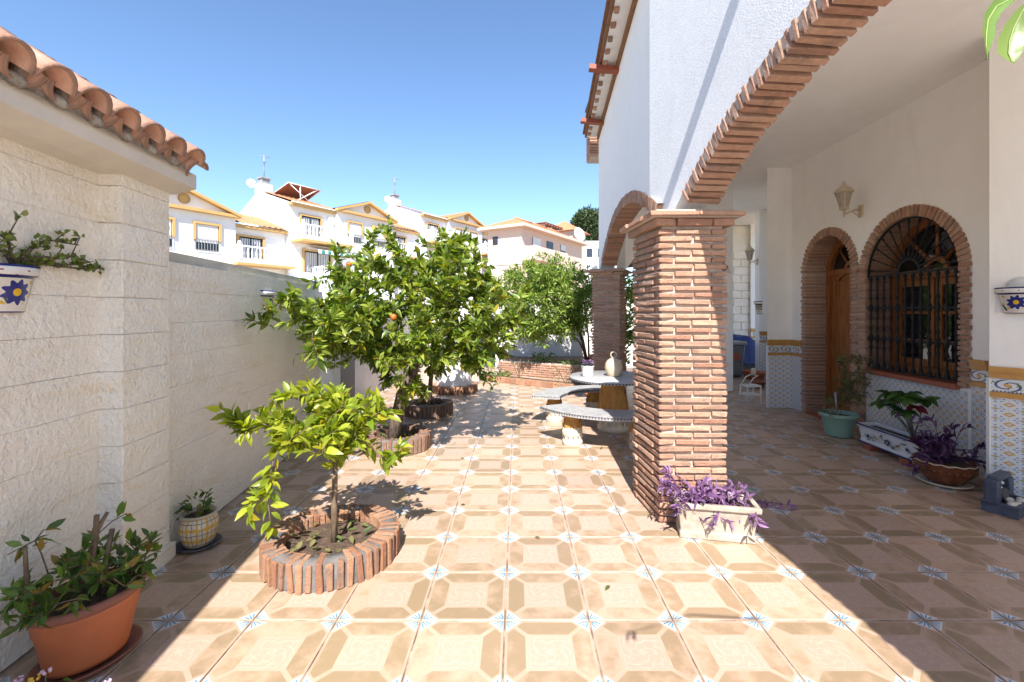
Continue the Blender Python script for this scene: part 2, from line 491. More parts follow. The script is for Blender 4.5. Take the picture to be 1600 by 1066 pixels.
# foliage
M['leaf_young'] = mat_leaf('young_citrus_leaf', (0.14, 0.205, 0.02), (0.35, 0.39, 0.04), 0.44, 0.34, island=True, vmin=0.75, spot=((0.33, 0.28, 0.02), 0.95))
M['leaf_young_o'] = mat_leaf('young_citrus_leaf_blade', (0.14, 0.205, 0.02), (0.35, 0.39, 0.04), 0.44, 0.34, island=False, vmin=0.75, spot=((0.33, 0.28, 0.02), 0.95))
M['leaf_lemon'] = mat_leaf('lemon_leaf', (0.075, 0.135, 0.018), (0.29, 0.35, 0.055), 0.42, 0.32, island=True, vmin=0.6, spot=((0.32, 0.26, 0.02), 0.975))
M['leaf_lemon_o'] = mat_leaf('lemon_leaf_blade', (0.075, 0.135, 0.018), (0.29, 0.35, 0.055), 0.42, 0.32, island=False, vmin=0.6, spot=((0.32, 0.26, 0.02), 0.975))
M['leaf_shrub'] = mat_leaf('feathery_shrub_leaf', (0.11, 0.18, 0.03), (0.30, 0.39, 0.08), 0.42, 0.5)
M['leaf_pot'] = mat_leaf('pot_plant_leaf', (0.045, 0.10, 0.018), (0.14, 0.21, 0.035), 0.3, 0.36, island=False, spot=((0.26, 0.17, 0.03), 0.88))
M['leaf_dry'] = mat_leaf('thin_dry_leaf', (0.07, 0.10, 0.03), (0.20, 0.17, 0.07), 0.25, 0.6)
M['leaf_jade'] = mat_leaf('jade_leaf', (0.10, 0.15, 0.025), (0.17, 0.21, 0.04), 0.15, 0.35)
M['leaf_dark'] = mat_leaf('poinsettia_leaf', (0.03, 0.085, 0.02), (0.08, 0.16, 0.03), 0.25, 0.4, island=False)
M['leaf_red'] = mat_leaf('poinsettia_bract', (0.10, 0.008, 0.012), (0.16, 0.012, 0.02), 0.2, 0.4, island=False)
M['leaf_purple'] = mat_leaf('purple_heart_leaf', (0.12, 0.05, 0.14), (0.29, 0.17, 0.32), 0.3, 0.45)
M['leaf_purple_dk'] = mat_leaf('dark_purple_leaf', (0.035, 0.012, 0.05), (0.085, 0.03, 0.10), 0.2, 0.4)
M['leaf_mango'] = mat_leaf('mango_leaf', (0.13, 0.21, 0.045), (0.20, 0.28, 0.07), 0.4, 0.35, island=False)
M['leaf_pine'] = mat_leaf('pine_needle_clump', (0.025, 0.055, 0.018), (0.07, 0.105, 0.03), 0.12, 0.6)
M['leaf_bed'] = mat_leaf('bed_plant_leaf', (0.06, 0.13, 0.02), (0.15, 0.24, 0.04), 0.3, 0.5)
M['petal_purple'] = simple('purple_petal', (0.22, 0.05, 0.27), (0.14, 0.03, 0.2), 20, 0.6)
M['petal_yellow'] = simple('yellow_petal', (0.65, 0.45, 0.05), (0.6, 0.3, 0.03), 20, 0.6)
M['petal_white'] = simple('pale_petal', (0.6, 0.5, 0.55), (0.45, 0.25, 0.4), 20, 0.6)
M['bark'] = mat_bark('citrus_bark', (0.20, 0.14, 0.085), (0.10, 0.065, 0.04))
M['bark_dark'] = mat_bark('old_lemon_bark', (0.15, 0.11, 0.08), (0.045, 0.03, 0.024))
M['stem'] = simple('green_stem', (0.10, 0.11, 0.04), (0.07, 0.06, 0.03), 20, 0.7)
M['stem_purple'] = simple('purple_stem', (0.16, 0.06, 0.15), (0.09, 0.04, 0.09), 20, 0.6)
M['fruit'] = simple('orange_fruit', (0.55, 0.13, 0.02), (0.5, 0.10, 0.015), 20, 0.45, 0.2, 90, 0.002)
M['fruit_old'] = simple('shrivelled_fruit', (0.09, 0.05, 0.05), (0.05, 0.03, 0.03), 20, 0.8, 0.5, 40, 0.006)
# far houses
M['hwhite'] = mat_wallpaint('whitewashed_house', (0.80, 0.80, 0.80), (0.77, 0.77, 0.78), 3, 0.05, 0.01)
M['hochre'] = simple('ochre_house_trim', (0.56, 0.35, 0.13), (0.52, 0.32, 0.12), 1.5, 0.8)
M['hpink'] = mat_wallpaint('pink_house_render', (0.70, 0.53, 0.44), (0.66, 0.50, 0.42), 3, 0.05, 0.01)
M['hroof'] = simple('orange_house_roof', (0.56, 0.22, 0.10), (0.43, 0.17, 0.08), 2.5, 0.85, 0.2, 20, 0.02, 'world')
M['hglass'] = simple('house_window_glass', (0.035, 0.045, 0.06), (0.02, 0.025, 0.035), 2, 0.15)
M['hshutter'] = simple('white_roller_shutter', (0.72, 0.72, 0.72), (0.66, 0.66, 0.67), 2, 0.5)
M['hgrey'] = simple('grey_house_metal', (0.32, 0.32, 0.33), (0.25, 0.25, 0.26), 4, 0.5)
M['solar'] = simple('rusty_solar_frame', (0.26, 0.12, 0.08), (0.17, 0.075, 0.055), 1.2, 0.5)
M['awning_g'] = simple('green_awning_stripe', (0.03, 0.24, 0.17), (0.025, 0.2, 0.14), 4, 0.7)

# ------------------------------------------------------------------ mesh helpers
class MB:
    def __init__(s): s.v, s.f, s.sm = [], [], []
    def add(s, V, F, smooth=False):
        o = len(s.v); s.v += [tuple(p) for p in V]
        s.f += [tuple(i + o for i in q) for q in F]; s.sm += [smooth] * len(F)
        return s
    def box(s, x0, x1, y0, y1, z0, z1, T=None):
        V = [(x, y, z) for z in (z0, z1) for y in (y0, y1) for x in (x0, x1)]
        if T is not None: V = [T @ Vector(p) for p in V]
        return s.add(V, [(0, 2, 3, 1), (4, 5, 7, 6), (0, 1, 5, 4), (1, 3, 7, 5), (3, 2, 6, 7), (2, 0, 4, 6)])
    def prism(s, poly, z0, z1, T=None):
        n = len(poly)
        V = [(x, y, z0) for x, y in poly] + [(x, y, z1) for x, y in poly]
        if T is not None: V = [T @ Vector(p) for p in V]
        return s.add(V, [tuple(range(n))[::-1], tuple(range(n, 2 * n))] + [(i, (i + 1) % n, n + (i + 1) % n, n + i) for i in range(n)])
    def lathe(s, prof, c=(0, 0, 0), n=24, a0=0.0, a1=2 * math.pi, sx=1.0, sy=1.0, T=None):
        full = abs(a1 - a0 - 2 * math.pi) < 1e-6
        m = n if full else n + 1
        V = []
        for r, z in prof:
            for i in range(m):
                a = a0 + (a1 - a0) * i / n
                V.append((c[0] + r * sx * math.cos(a), c[1] + r * sy * math.sin(a), c[2] + z))
        if T is not None: V = [T @ Vector(p) for p in V]
        F = []
        for k in range(len(prof) - 1):
            for i in range(n):
                j = (i + 1) % m
                F.append((k * m + i, k * m + j, (k + 1) * m + j, (k + 1) * m + i))
        return s.add(V, F, True)
    def tube(s, path, rad, n=6):
        P = [Vector(p) for p in path]
        if not isinstance(rad, (list, tuple)): rad = [rad] * len(P)
        V, F = [], []
        up = Vector((0.13, 0.31, 0.94))
        for i, p in enumerate(P):
            d = (P[min(i + 1, len(P) - 1)] - P[max(i - 1, 0)])
            d = d.normalized() if d.length > 1e-9 else Vector((0, 0, 1))
            a = d.cross(up)
            if a.length < 1e-3: a = d.cross(Vector((1, 0, 0)))
            a.normalize(); b = d.cross(a)
            for k in range(n):
                t = 2 * math.pi * k / n
                V.append(p + (a * math.cos(t) + b * math.sin(t)) * rad[i])
        for i in range(len(P) - 1):
            for k in range(n):
                F.append((i * n + k, i * n + (k + 1) % n, (i + 1) * n + (k + 1) % n, (i + 1) * n + k))
        F.append(tuple(range(n))[::-1]); F.append(tuple((len(P) - 1) * n + k for k in range(n)))
        return s.add(V, F, True)
    def sphere(s, c, r, nu=10, nv=7, sq=(1, 1, 1)):
        prof = [(max(1e-4, r * math.sin(math.pi * k / nv)), -r * math.cos(math.pi * k / nv)) for k in range(nv + 1)]
        V, F = [], []
        for rr, z in prof:
            for i in range(nu):
                a = 2 * math.pi * i / nu
                V.append((c[0] + rr * sq[0] * math.cos(a), c[1] + rr * sq[1] * math.sin(a), c[2] + z * sq[2]))
        for k in range(nv):
            for i in range(nu):
                F.append((k * nu + i, k * nu + (i + 1) % nu, (k + 1) * nu + (i + 1) % nu, (k + 1) * nu + i))
        return s.add(V, F, True)
    def mesh(s, name, mat):
        me = bpy.data.meshes.new(name)
        me.from_pydata(s.v, [], s.f)
        me.polygons.foreach_set('use_smooth', s.sm)
        me.materials.append(M[mat] if isinstance(mat, str) else mat)
        me.update()
        return me

WM = {}     # world matrix of each object made here
def _link(o, parent, Mloc):
    C.objects.link(o)
    if parent is not None: o.parent = parent
    o.matrix_basis = Mloc
    WM[o.name] = (WM[parent.name] if parent is not None else Matrix()) @ Mloc
    return o
def thing(name, label, cat, loc=(0, 0, 0), rz=0.0, group=None):
    o = bpy.data.objects.new(name, None); o.empty_display_size = 0.1
    _link(o, None, Matrix.Translation(loc) @ Matrix.Rotation(rz, 4, 'Z'))
    return tag(o, label, cat, group)
def tag(o, label=None, cat=None, group=None, kind=None):
    if label: o['label'] = label
    if cat: o['category'] = cat
    if group: o['group'] = group
    if kind: o['kind'] = kind
    return o
def part(name, me, parent, world=False, T=None, kind=None, mat=None):
    """me: MB or mesh. world=True: coordinates are world ones; else the parent's own frame"""
    if isinstance(me, MB): me = me.mesh(name, mat)
    o = bpy.data.objects.new(name, me)
    Ml = T if T is not None else Matrix()
    if world and parent is not None: Ml = WM[parent.name].inverted() @ Ml
    _link(o, parent, Ml)
    if kind: o['kind'] = kind
    return o
def structure(name, mb, mat):
    o = part(name, mb, None, mat=mat); o['kind'] = 'structure'; return o

_bc = {}
def brick_mesh(lx, ly, lz, mat='brick', var=None, nvar=5, bev=0.005, jit=0.004):
    var = random.randrange(nvar) if var is None else var
    key = (round(lx, 3), round(ly, 3), round(lz, 3), mat, var)
    if key in _bc: return _bc[key]
    rr = random.Random(hash(key) & 0xffff)
    bm = bmesh.new(); bmesh.ops.create_cube(bm, size=1)
    for v in bm.verts:
        v.co = Vector((v.co.x * lx, v.co.y * ly, v.co.z * lz)) + Vector([rr.uniform(-jit, jit) for _ in range(3)])
    bmesh.ops.bevel(bm, geom=bm.edges[:], offset=bev, segments=1, affect='EDGES')
    me = bpy.data.meshes.new('brick'); bm.to_mesh(me); bm.free()
    me.materials.append(M[mat]); _bc[key] = me
    return me
def frame(o, xdir, zdir):
    """matrix with x along xdir, z along zdir, origin o"""
    x = Vector(xdir).normalized(); z = Vector(zdir).normalized(); y = z.cross(x).normalized(); z = x.cross(y)
    m = Matrix((x, y, z)).transposed().to_4x4(); m.translation = Vector(o); return m

# ------------------------------------------------------------------ foliage helpers
def leaf_geo(P, D, N, L, W, fold=0.25, droop=0.25):
    """numpy leaves: 4 rows x 3 columns"""
    n = len(P)
    D = D / np.linalg.norm(D, axis=1, keepdims=True)
    Sd = np.cross(D, N); Sd /= np.linalg.norm(Sd, axis=1, keepdims=True) + 1e-9
    Nn = np.cross(Sd, D)
    t = np.array([0.0, 0.3, 0.66, 1.0]); w = np.array([0.06, 0.47, 0.40, 0.02])
    if n > 1:
        droop = droop + rng.uniform(-.3, .35, n); fold = fold + rng.uniform(-.2, .45, n)
    V = np.zeros((n, 4, 3, 3))
    for i in range(4):
        c = P + D * (L * t[i])[:, None] - Nn * (L * droop * t[i] ** 2)[:, None]
        for j, sgn in enumerate((-1, 0, 1)):
            V[:, i, j] = c + Sd * (sgn * W * w[i])[:, None] + Nn * (abs(sgn) * W * w[i] * fold)[:, None]
    base = np.arange(n)[:, None, None] * 12
    q = np.array([[r * 3 + c, r * 3 + c + 1, (r + 1) * 3 + c + 1, (r + 1) * 3 + c] for r in range(3) for c in range(2)])
    F = (base + q[None]).reshape(-1, 4)
    return V.reshape(-1, 3), F
def mesh_np(name, V, F, mat, smooth=True):
    me = bpy.data.meshes.new(name)
    me.vertices.add(len(V)); me.vertices.foreach_set('co', np.asarray(V, np.float32).ravel())
    k = F.shape[1]
    me.loops.add(F.size); me.loops.foreach_set('vertex_index', F.astype(np.int32).ravel())
    me.polygons.add(len(F)); me.polygons.foreach_set('loop_start', np.arange(0, F.size, k, dtype=np.int32))
    me.polygons.foreach_set('use_smooth', np.full(len(F), smooth))
    me.update(calc_edges=True); me.validate()
    me.materials.append(M[mat]); return me
_lm = {}
def leaf_unit(mat, wr, droop, fold):
    k = (mat, round(wr, 2), round(droop, 2), round(fold, 2))
    if k not in _lm:
        V, F = leaf_geo(np.zeros((1, 3)), np.array([[1., 0, 0]]), np.array([[0, 0, 1.]]), np.array([1.0]), np.array([wr]), fold, droop)
        _lm[k] = mesh_np('leaf', V, F, mat)
    return _lm[k]
def leaf_objects(parent, P, D, N, L, mat, wr=0.42, fold=0.25):
    for p, d, n, l in zip(P, D, N, L):
        x = Vector(d).normalized(); s = Vector(n).cross(x)
        if s.length < 1e-4: continue
        s.normalize(); z = x.cross(s)
        m = Matrix((x * l, s * l, z * l)).transposed().to_4x4(); m.translation = Vector(p)
        part('leaf', leaf_unit(mat, wr + random.choice((-.05, 0, .05)), random.choice((-.12, 0.05, 0.2, 0.38, .6)), fold + random.choice((-.15, 0, .3))), parent, world=True, T=m)
def rnd_dirs(n): 
    v = rng.normal(size=(n, 3)); return v / np.linalg.norm(v, axis=1, keepdims=True)

def grow(base_nodes, tips, step=0.12, jit=0.02, sag=0.0):
    """connect every tip to the nearest node of the skeleton"""
    nodes = [np.array(p, float) for p in base_nodes]; par = [-1] + list(range(len(nodes) - 1))
    b0 = nodes[-1]
    tips = sorted(tips, key=lambda p: np.linalg.norm(p - b0))
    ends = []
    for t in tips:
        A = np.array(nodes)
        d = np.linalg.norm(A - t, axis=1) + 0.25 * np.maximum(0, A[:, 2] - t[2])
        d[:max(0, len(base_nodes) - 3)] += 5
        i = int(d.argmin()); p0 = nodes[i]; L = np.linalg.norm(t - p0)
        k = max(1, int(L / step)); prev = i
        for q in range(1, k + 1):
            f = q / k
            p = p0 + (t - p0) * f + rng.normal(size=3) * jit * (1 if q < k else 0)
            p[2] += sag * L * math.sin(math.pi * f)
            nodes.append(p); par.append(prev); prev = len(nodes) - 1
        ends.append(prev)
    return nodes, par, ends
def skeleton_mesh(nodes, par, r_tip, expo=0.42, nseg=5, skip=0, rmax=1.0):
    cnt = np.ones(len(nodes))
    for i in range(len(nodes) - 1, 0, -1): cnt[par[i]] += cnt[i] * 0.35
    rad = np.minimum(r_tip * cnt ** expo, rmax)
    mb = MB()
    for i in range(1 + skip, len(nodes)):
        p = par[i]
        mb.tube([nodes[p], nodes[i]], [float(min(rad[p], rad[i] * 1.5)), float(rad[i])], nseg)
    return mb
def leaf_cloud(nodes, par, ends, per, back, spread, Lr, up=0.5):
    P, D = [], []
    for e in ends:
        i = e
        for b in range(back):
            p = par[i]
            if p < 0: break
            ax = nodes[i] - nodes[p]; ax = ax / (np.linalg.norm(ax) + 1e-9)
            for q in range(per):
                f = random.random()
                o = rnd_dirs(1)[0]; o -= ax * o.dot(ax) * 0.5
                d = ax * 0.55 + o * 0.9 + np.array([0, 0, 0.12])
                P.append(nodes[p] + (nodes[i] - nodes[p]) * f + o * spread); D.append(d)
            i = p
    P = np.array(P); D = np.array(D); n = len(P)
    N = rnd_dirs(n) * (1 - up) + np.array([0, 0, 1.0]) * up
    L = rng.uniform(Lr[0], Lr[1], n)
    return P, D, N, L

# ================================================================== THE SETTING
structure('ground', MB().box(-250, 250, -60, 400, -0.6, -0.03), 'ground')
floor = structure('floor', MB().add([(-3.2, -8, -0.006), (6.6, -8, -0.006), (6.6, 14, -0.006), (-3.2, 14, -0.006)], [(0, 1, 2, 3)]), 'floor')
def tile_mesh():
    g = 0.0028; h = TS / 2 - g; b = 0.0022
    mb = MB()
    V = [(-h, -h, -0.006), (h, -h, -0.006), (h, h, -0.006), (-h, h, -0.006)]
    V += [(-h, -h, -b), (h, -h, -b), (h, h, -b), (-h, h, -b)]
    q = h - b
    V += [(-q, -q, 0), (q, -q, 0), (q, q, 0), (-q, q, 0)]
    F = []
    for k in (0, 4):
        for i in range(4): F.append((k + i, k + (i + 1) % 4, k + 4 + (i + 1) % 4, k + 4 + i))
    F.append((8, 9, 10, 11))
    return mb.add(V, F).mesh('floor_tile', 'floor')
M['bounce_slab'] = simple('pale_bounce_slab', (0.62, 0.58, 0.52), (0.54, 0.50, 0.44), 3, 0.9, 0.2, 40, 0.004, 'world')
structure('added_bounce_slab', MB().add([(-3.2, -8, -0.002), (6.6, -8, -0.002), (6.6, .3, -0.002), (-3.2, .3, -0.002)], [(0, 1, 2, 3)]), 'bounce_slab')  # unseen pale slab added behind the camera to bounce sunlight into the porch
tm = tile_mesh()
cand = []
for i in range(-8, 14):
    for j in range(-3, 14):
        x = TX + (i + .5) * TS; y = TY + (j + .5) * TS
        if y < 1.5 or x < -2.25 or x > 4.2: continue
        if abs(x) - .3 > y * 1.16: continue
        if y > 6.9 and x > 3.6: continue
        cand.append((y, x))
cand.sort()
for y, x in cand[:290]:
    T = Matrix.Translation((x, y, random.uniform(-.0006, .0006))) @ Matrix.Rotation(random.uniform(-.0022, .0022), 4, 'Z')
    part('floor_tile', tm, floor, T=T)

# ================================================================== HOUSE WITH PORCH
RW = Matrix.Translation((3.9845, 0, 0)) @ Matrix.Rotation(-R(1.81), 4, 'Z')
house = thing('house', 'white house with brick-arched porch, wooden door and barred arched window', 'house', (3.9845, 0, 0), -R(1.81))

def strip_wall(mb, ys, zlo, zhi, x):
    """vertical sheet at x between zlo(y) and zhi(y)"""
    for a, b in zip(ys[:-1], ys[1:]):
        mb.add([(x, a, zlo(a)), (x, b, zlo(b)), (x, b, zhi(b)), (x, a, zhi(a))], [(0, 1, 2, 3)])
lin = lambda a, b, n: [a + (b - a) * i / n for i in range(n + 1)]

# --- arched outer walls (built in a frame: y along the wall, x thickness 0..t)
def arch_wall(y0, y1, ys, ye, zs, rise, ztop, thick, ring, zbot=2.19):
    """returns (mb wall, arc centre y, centre z, radius)"""
    ch = (ye - ys) / 2; yc = (ys + ye) / 2
    Rr = (ch * ch + rise * rise) / (2 * rise); zc = zs + rise - Rr
    Ro = Rr + ring * 0.92
    mb = MB()
    half = math.sqrt(max(0, Ro * Ro - (zbot - zc) ** 2))
    a, b = max(y0, yc - half), min(y1, yc + half)
    ze = lambda y: zc + math.sqrt(max(0, Ro * Ro - (y - yc) ** 2))
    def seg(yy, lo):
        for p, q in zip(yy[:-1], yy[1:]):
            mb.add([(0, p, lo(p)), (0, q, lo(q)), (0, q, ztop), (0, p, ztop), (thick, p, lo(p)), (thick, q, lo(q)), (thick, q, ztop), (thick, p, ztop)],
                   [(0, 3, 2, 1), (4, 5, 6, 7), (0, 1, 5, 4), (3, 7, 6, 2)])
    seg(lin(a, b, 48), ze)
    if y0 < a: seg([y0, a], lambda y: zbot)
    if b < y1: seg([b, y1], lambda y: zbot)
    mb.add([(0, y1, zbot), (thick, y1, zbot), (thick, y1, ztop), (0, y1, ztop)], [(0, 1, 2, 3)])
    mb.add([(0, y0, zbot), (thick, y0, zbot), (thick, y0, ztop), (0, y0, ztop)], [(3, 2, 1, 0)])
    return mb, yc, zc, Rr
def arch_bricks(parent, T, yc, zc, Rr, ring, thick, pitch, zs, bt=0.036, proud=0.006):
    a = math.acos((zs - zc) / Rr)
    n = int(2 * a * (Rr + ring / 2) / pitch)
    mo = MB(); K = 40
    for k in range(K):
        t0, t1 = -a + 2 * a * k / K, -a + 2 * a * (k + 1) / K
        V = []
        for t in (t0, t1):
            for r in (Rr + 0.045, Rr + ring + .004):
                for x in (0.001, thick - 0.001): V.append((x, yc + r * math.sin(t), zc + r * math.cos(t)))
        mo.add(V, [(0, 1, 5, 4), (2, 6, 7, 3), (0, 4, 6, 2), (1, 3, 7, 5)])
    pm = part('arch', mo, parent, world=True, T=T, mat='mortar')
    for k in range(n):
        t = -a + 2 * a * (k + .5) / n
        rj = random.uniform(-.006, .004)
        c = (thick / 2 + random.uniform(-.0035, .0035), yc + (Rr + ring / 2 + rj) * math.sin(t), zc + (Rr + ring / 2 + rj) * math.cos(t))
        m = T @ frame(c, (1, 0, 0), (0, math.sin(t + random.uniform(-.02, .02)), math.cos(t)))
        # local: x thickness of wall, y tangential, z radial
        part('brick', brick_mesh(thick + 2 * proud, bt, ring, 'brick', jit=.004), pm, world=True, T=m)
    return pm

ZC = 3.67      # porch ceiling
# near wall along the patio
T1 = Matrix.Translation((1.532, 0, 0)) @ Matrix.Rotation(math.atan(.11), 4, 'Z')
mb, yc, zc, Rr = arch_wall(-1.75, 3.842, -.342, 3.197, 2.22, 0.58, 4.75, 0.23, 0.12, 2.19)
part('patio_pier', MB().box(-.02, .25, -1.75, -.36, 0, 2.19), house, world=True, T=T1, mat='stucco')
nearwall = part('patio_wall', mb, house, world=True, T=T1, mat='stucco')
arch_bricks(house, T1, yc, zc, Rr, 0.12, 0.23, 0.0560, 2.22)
# far wall, turned a little
ang = R(4.2)
T2 = Matrix.Translation((1.112, 3.819, 0)) @ Matrix.Rotation(-ang, 4, 'Z')
mb, yc, zc, Rr = arch_wall(0.004, 4.05, -0.22, 3.55, 2.2, 0.47, 4.75, 0.23, 0.12, 2.17)
part('garden_side_wall', mb, house, world=True, T=T2, mat='plaster')
arch_bricks(house, T2, yc, zc, Rr, 0.12, 0.23, 0.054, 2.2)
# end wall of the porch
T3 = Matrix.Translation((1.62, 7.62, 0)) @ Matrix.Rotation(-R(66), 4, 'Z')
mb, yc, zc, Rr = arch_wall(0.06, 2.5, 0.26, 2.3, 2.2, 0.42, 3.7, 0.23, 0.12, 2.17)
mb.box(0, .23, 2.3, 2.5, 0, 2.17)
part('porch_end_wall', mb, house, world=True, T=T3, mat='plaster')
arch_bricks(house, T3, yc, zc, Rr, 0.12, 0.23, 0.056, 2.2)
# porch ceiling and roof slab, ended short behind the camera so sun bounces in
cl = [(1.92, -1.75), (5.9, -1.75), (6.6, 12), (3.2, 12), (3.1, 8.4), (1.58, 7.8), (1.30, 3.88)]
part('porch_ceiling', MB().prism(cl, ZC, ZC + .22), house, world=True, mat='plaster')
# eave over the far wall: soffit, brick dentils, tile edge, steel brackets
ev = MB().box(-.20, 0, -.25, 4.1, 4.50, 4.56, T2)
eave = part('eave', ev, house, world=True, mat='hwhite')
part('wall_trim', MB().box(-.035, -.001, .02, 4.0, 4.43, 4.497, T2), eave, world=True, mat='eavebrick')
part('eave_edge', MB().box(-.27, -.19, -.25, 4.12, 4.562, 4.60, T2).box(-.235, -.201, -.24, 4.11, 4.50, 4.56, T2), eave, world=True, mat='eavebrick')
for k in range(16):
    y = .22 + k * .245
    part('dentil_brick', brick_mesh(.055, .06, .04, 'brick'), eave, world=True, T=T2 @ Matrix.Translation((-.172, y, 4.479)))
for k, (T, y) in enumerate(((T1, 1.5), (T2, 1.75), (T2, 3.3))):
    L = .36
    m = T @ Matrix.Translation((0, y, 4.42)) @ Matrix.Rotation(R(7), 4, 'Y')
    part('roof_bracket', MB().box(-L, .02, -.05, .05, -.028, .028, m), house, world=True, mat='rust')
# terrace parapet posts behind the eave
part('chimney', MB().box(1.30, 1.56, 8.05, 8.4, 4.2, 5.15), house, world=True, mat='mortar')
chm = house.children[-1]
for k in range(19):
    part('brick', brick_mesh(.30, .40, .036, 'brick'), chm, world=True, T=Matrix.Translation((1.43, 8.22, 4.24 + k * .049)))
part('chimney_cap', MB().box(1.26, 1.60, 8.0, 8.45, 5.16, 5.2), chm, world=True, mat='darkgate')

# --- house wall with door and window (house frame: x = depth into the wall, y along, z up)
DY0, DY1, DS = 5.663, 6.58, 2.02
WY0, WY1, WS, WB = 4.233, 5.411, 1.88, .79
dc, dr = (DY0 + DY1) / 2, (DY1 - DY0) / 2
wc, wr_ = (WY0 + WY1) / 2, (WY1 - WY0) / 2
arcd = lambda y, e=.03: DS + math.sqrt(max(0, (dr + e) ** 2 - (y - dc) ** 2))
arcw = lambda y, e=.03: WS + math.sqrt(max(0, (wr_ + e) ** 2 - (y - wc) ** 2))
mb = MB()
top = lambda y: ZC + .02
z0 = lambda y: 0.0
strip_wall(mb, [3.965, WY0 - .03], z0, top, 0)
ysw = lin(WY0 - .03, WY1 + .03, 40)
strip_wall(mb, ysw, z0, lambda y: WB - .03, 0)
strip_wall(mb, ysw, arcw, top, 0)
strip_wall(mb, [WY1 + .03, DY0 - .03], z0, top, 0)
strip_wall(mb, lin(DY0 - .03, DY1 + .03, 36), arcd, top, 0)
strip_wall(mb, [DY1 + .03, 6.99], z0, top, 0)
fw = part('front_wall', mb, house, mat='plaster')
# return and other walls of the porch, in world coordinates
mb = MB()
def wseg(mb, p, q, z0=0.0, z1=ZC + .02):
    mb.add([(p[0], p[1], z0), (q[0], q[1], z0), (q[0], q[1], z1), (p[0], p[1], z1)], [(0, 1, 2, 3)])
Apt, Bpt = (3.83, 6.97), (4.205, 6.97)
Cpt = (3.735, 3.60); Dpt = (4.11, 3.965); Ept = (5.2, 1.35)
wseg(mb, Apt, Bpt); wseg(mb, (5.6, 9.95), Apt)
part('corner_wall', mb, house, world=True, mat='plaster')
mb = MB(); wseg(mb, (5.25, 9.86), (5.7, 9.86)); wseg(mb, (5.28, 10.1), (5.25, 9.86))
part('far_pilaster', mb, house, world=True, mat='plaster')
mb = MB(); wseg(mb, (5.9, 11.5), (6.5, 11.5))
part('far_wall', mb, house, world=True, mat='plaster')
mb = MB()
wseg(mb, Dpt, Cpt); wseg(mb, Cpt, Ept); wseg(mb, Ept, (5.2, -6))
part('side_wall', mb, house, world=True, mat='plaster')
backw = part('back_wall', MB().box(3.3, 6.6, 11.62, 11.8, 0, ZC - .02), house, world=True, mat='block')
for k in range(15):
    for j in range(6):
        x = 4.9 + j * .4 + (.2 if k % 2 else 0)
        if x > 6.15: continue
        part('block', brick_mesh(.39, .05, .19, 'block', nvar=4, bev=.012, jit=.006), backw, world=True, T=Matrix.Translation((x, 11.605, .1 + k * .2)))

# brick surrounds of door and window
RG = .118
def surround_bricks(parent, yc, r, spring, z0, sides, n, depth=.30):
    for s in sides:
        k = 0; z = z0 + .024
        while z < spring - .01:
            w = RG if k % 2 else RG * .82
            if s < 0 and yc > 5.5: w = None
            if w:
                y = yc + s * (r + w / 2)
                part('brick', brick_mesh(depth, w, .036, 'brick'), parent, T=Matrix.Translation((depth / 2 - .026 + random.uniform(-.005, .005), y, z)))
            z += .0485; k += 1
    for k in range(n):
        t = -math.pi / 2 + math.pi * (k + .5) / n
        c = (depth / 2 - .026 + random.uniform(-.006, .006), yc + (r + RG / 2) * math.sin(t), spring + (r + RG / 2) * math.cos(t))
        part('brick', brick_mesh(depth, .040, RG, 'brick'), parent, T=frame(c, (1, 0, 0), (0, math.sin(t), math.cos(t))))
def surround_mortar(yc, r, spring, z0, d=.28):
    mb = MB()
    pts = [(yc - r - .012, z0), (yc - r - .012, spring)]
    inner = [(yc - r - .012, z0)] + [(yc + (r + .012) * math.sin(-math.pi / 2 + math.pi * i / 30), spring + (r + .012) * math.cos(-math.pi / 2 + math.pi * i / 30)) for i in range(31)] + [(yc + r + .012, z0)]
    outer = [(yc - r - RG + .006, z0)] + [(yc + (r + RG - .006) * math.sin(-math.pi / 2 + math.pi * i / 30), spring + (r + RG - .006) * math.cos(-math.pi / 2 + math.pi * i / 30)) for i in range(31)] + [(yc + r + RG - .006, z0)]
    for i in range(len(inner) - 1):
        a, b, c, e = inner[i], inner[i + 1], outer[i + 1], outer[i]
        V = [(-.008, *a), (-.008, *b), (-.008, *c), (-.008, *e), (d, *a), (d, *b)]
        mb.add(V, [(0, 3, 2, 1), (0, 1, 5, 4)])
    return mb
ds = part('door_surround', surround_mortar(dc, dr, DS, 0), house, mat='mortar')
surround_bricks(ds, dc, dr, DS, 0, (1,), 28)
ws = part('window_surround', surround_mortar(wc, wr_, WS, WB - .02), house, mat='mortar')
surround_bricks(ws, wc, wr_, WS, WB - .02, (-1,), 38)
# the pier the two openings share
pier = part('brick_pier', MB().box(-.006, .27, WY1 + .012, DY0 - .012, 0, 2.05), house, mat='mortar')
k = 0; z = .024
while z < 2.06:
    L = DY0 - WY1
    segs = [(WY1, DY0)] if k % 2 else [(WY1, WY1 + L * .46), (WY1 + L * .52, DY0)]
    for a, b in segs:
        part('brick', brick_mesh(.30, b - a, .036, 'brick'), pier, T=Matrix.Translation((.124 + random.uniform(-.005, .005), (a + b) / 2, z)))
    z += .0485; k += 1

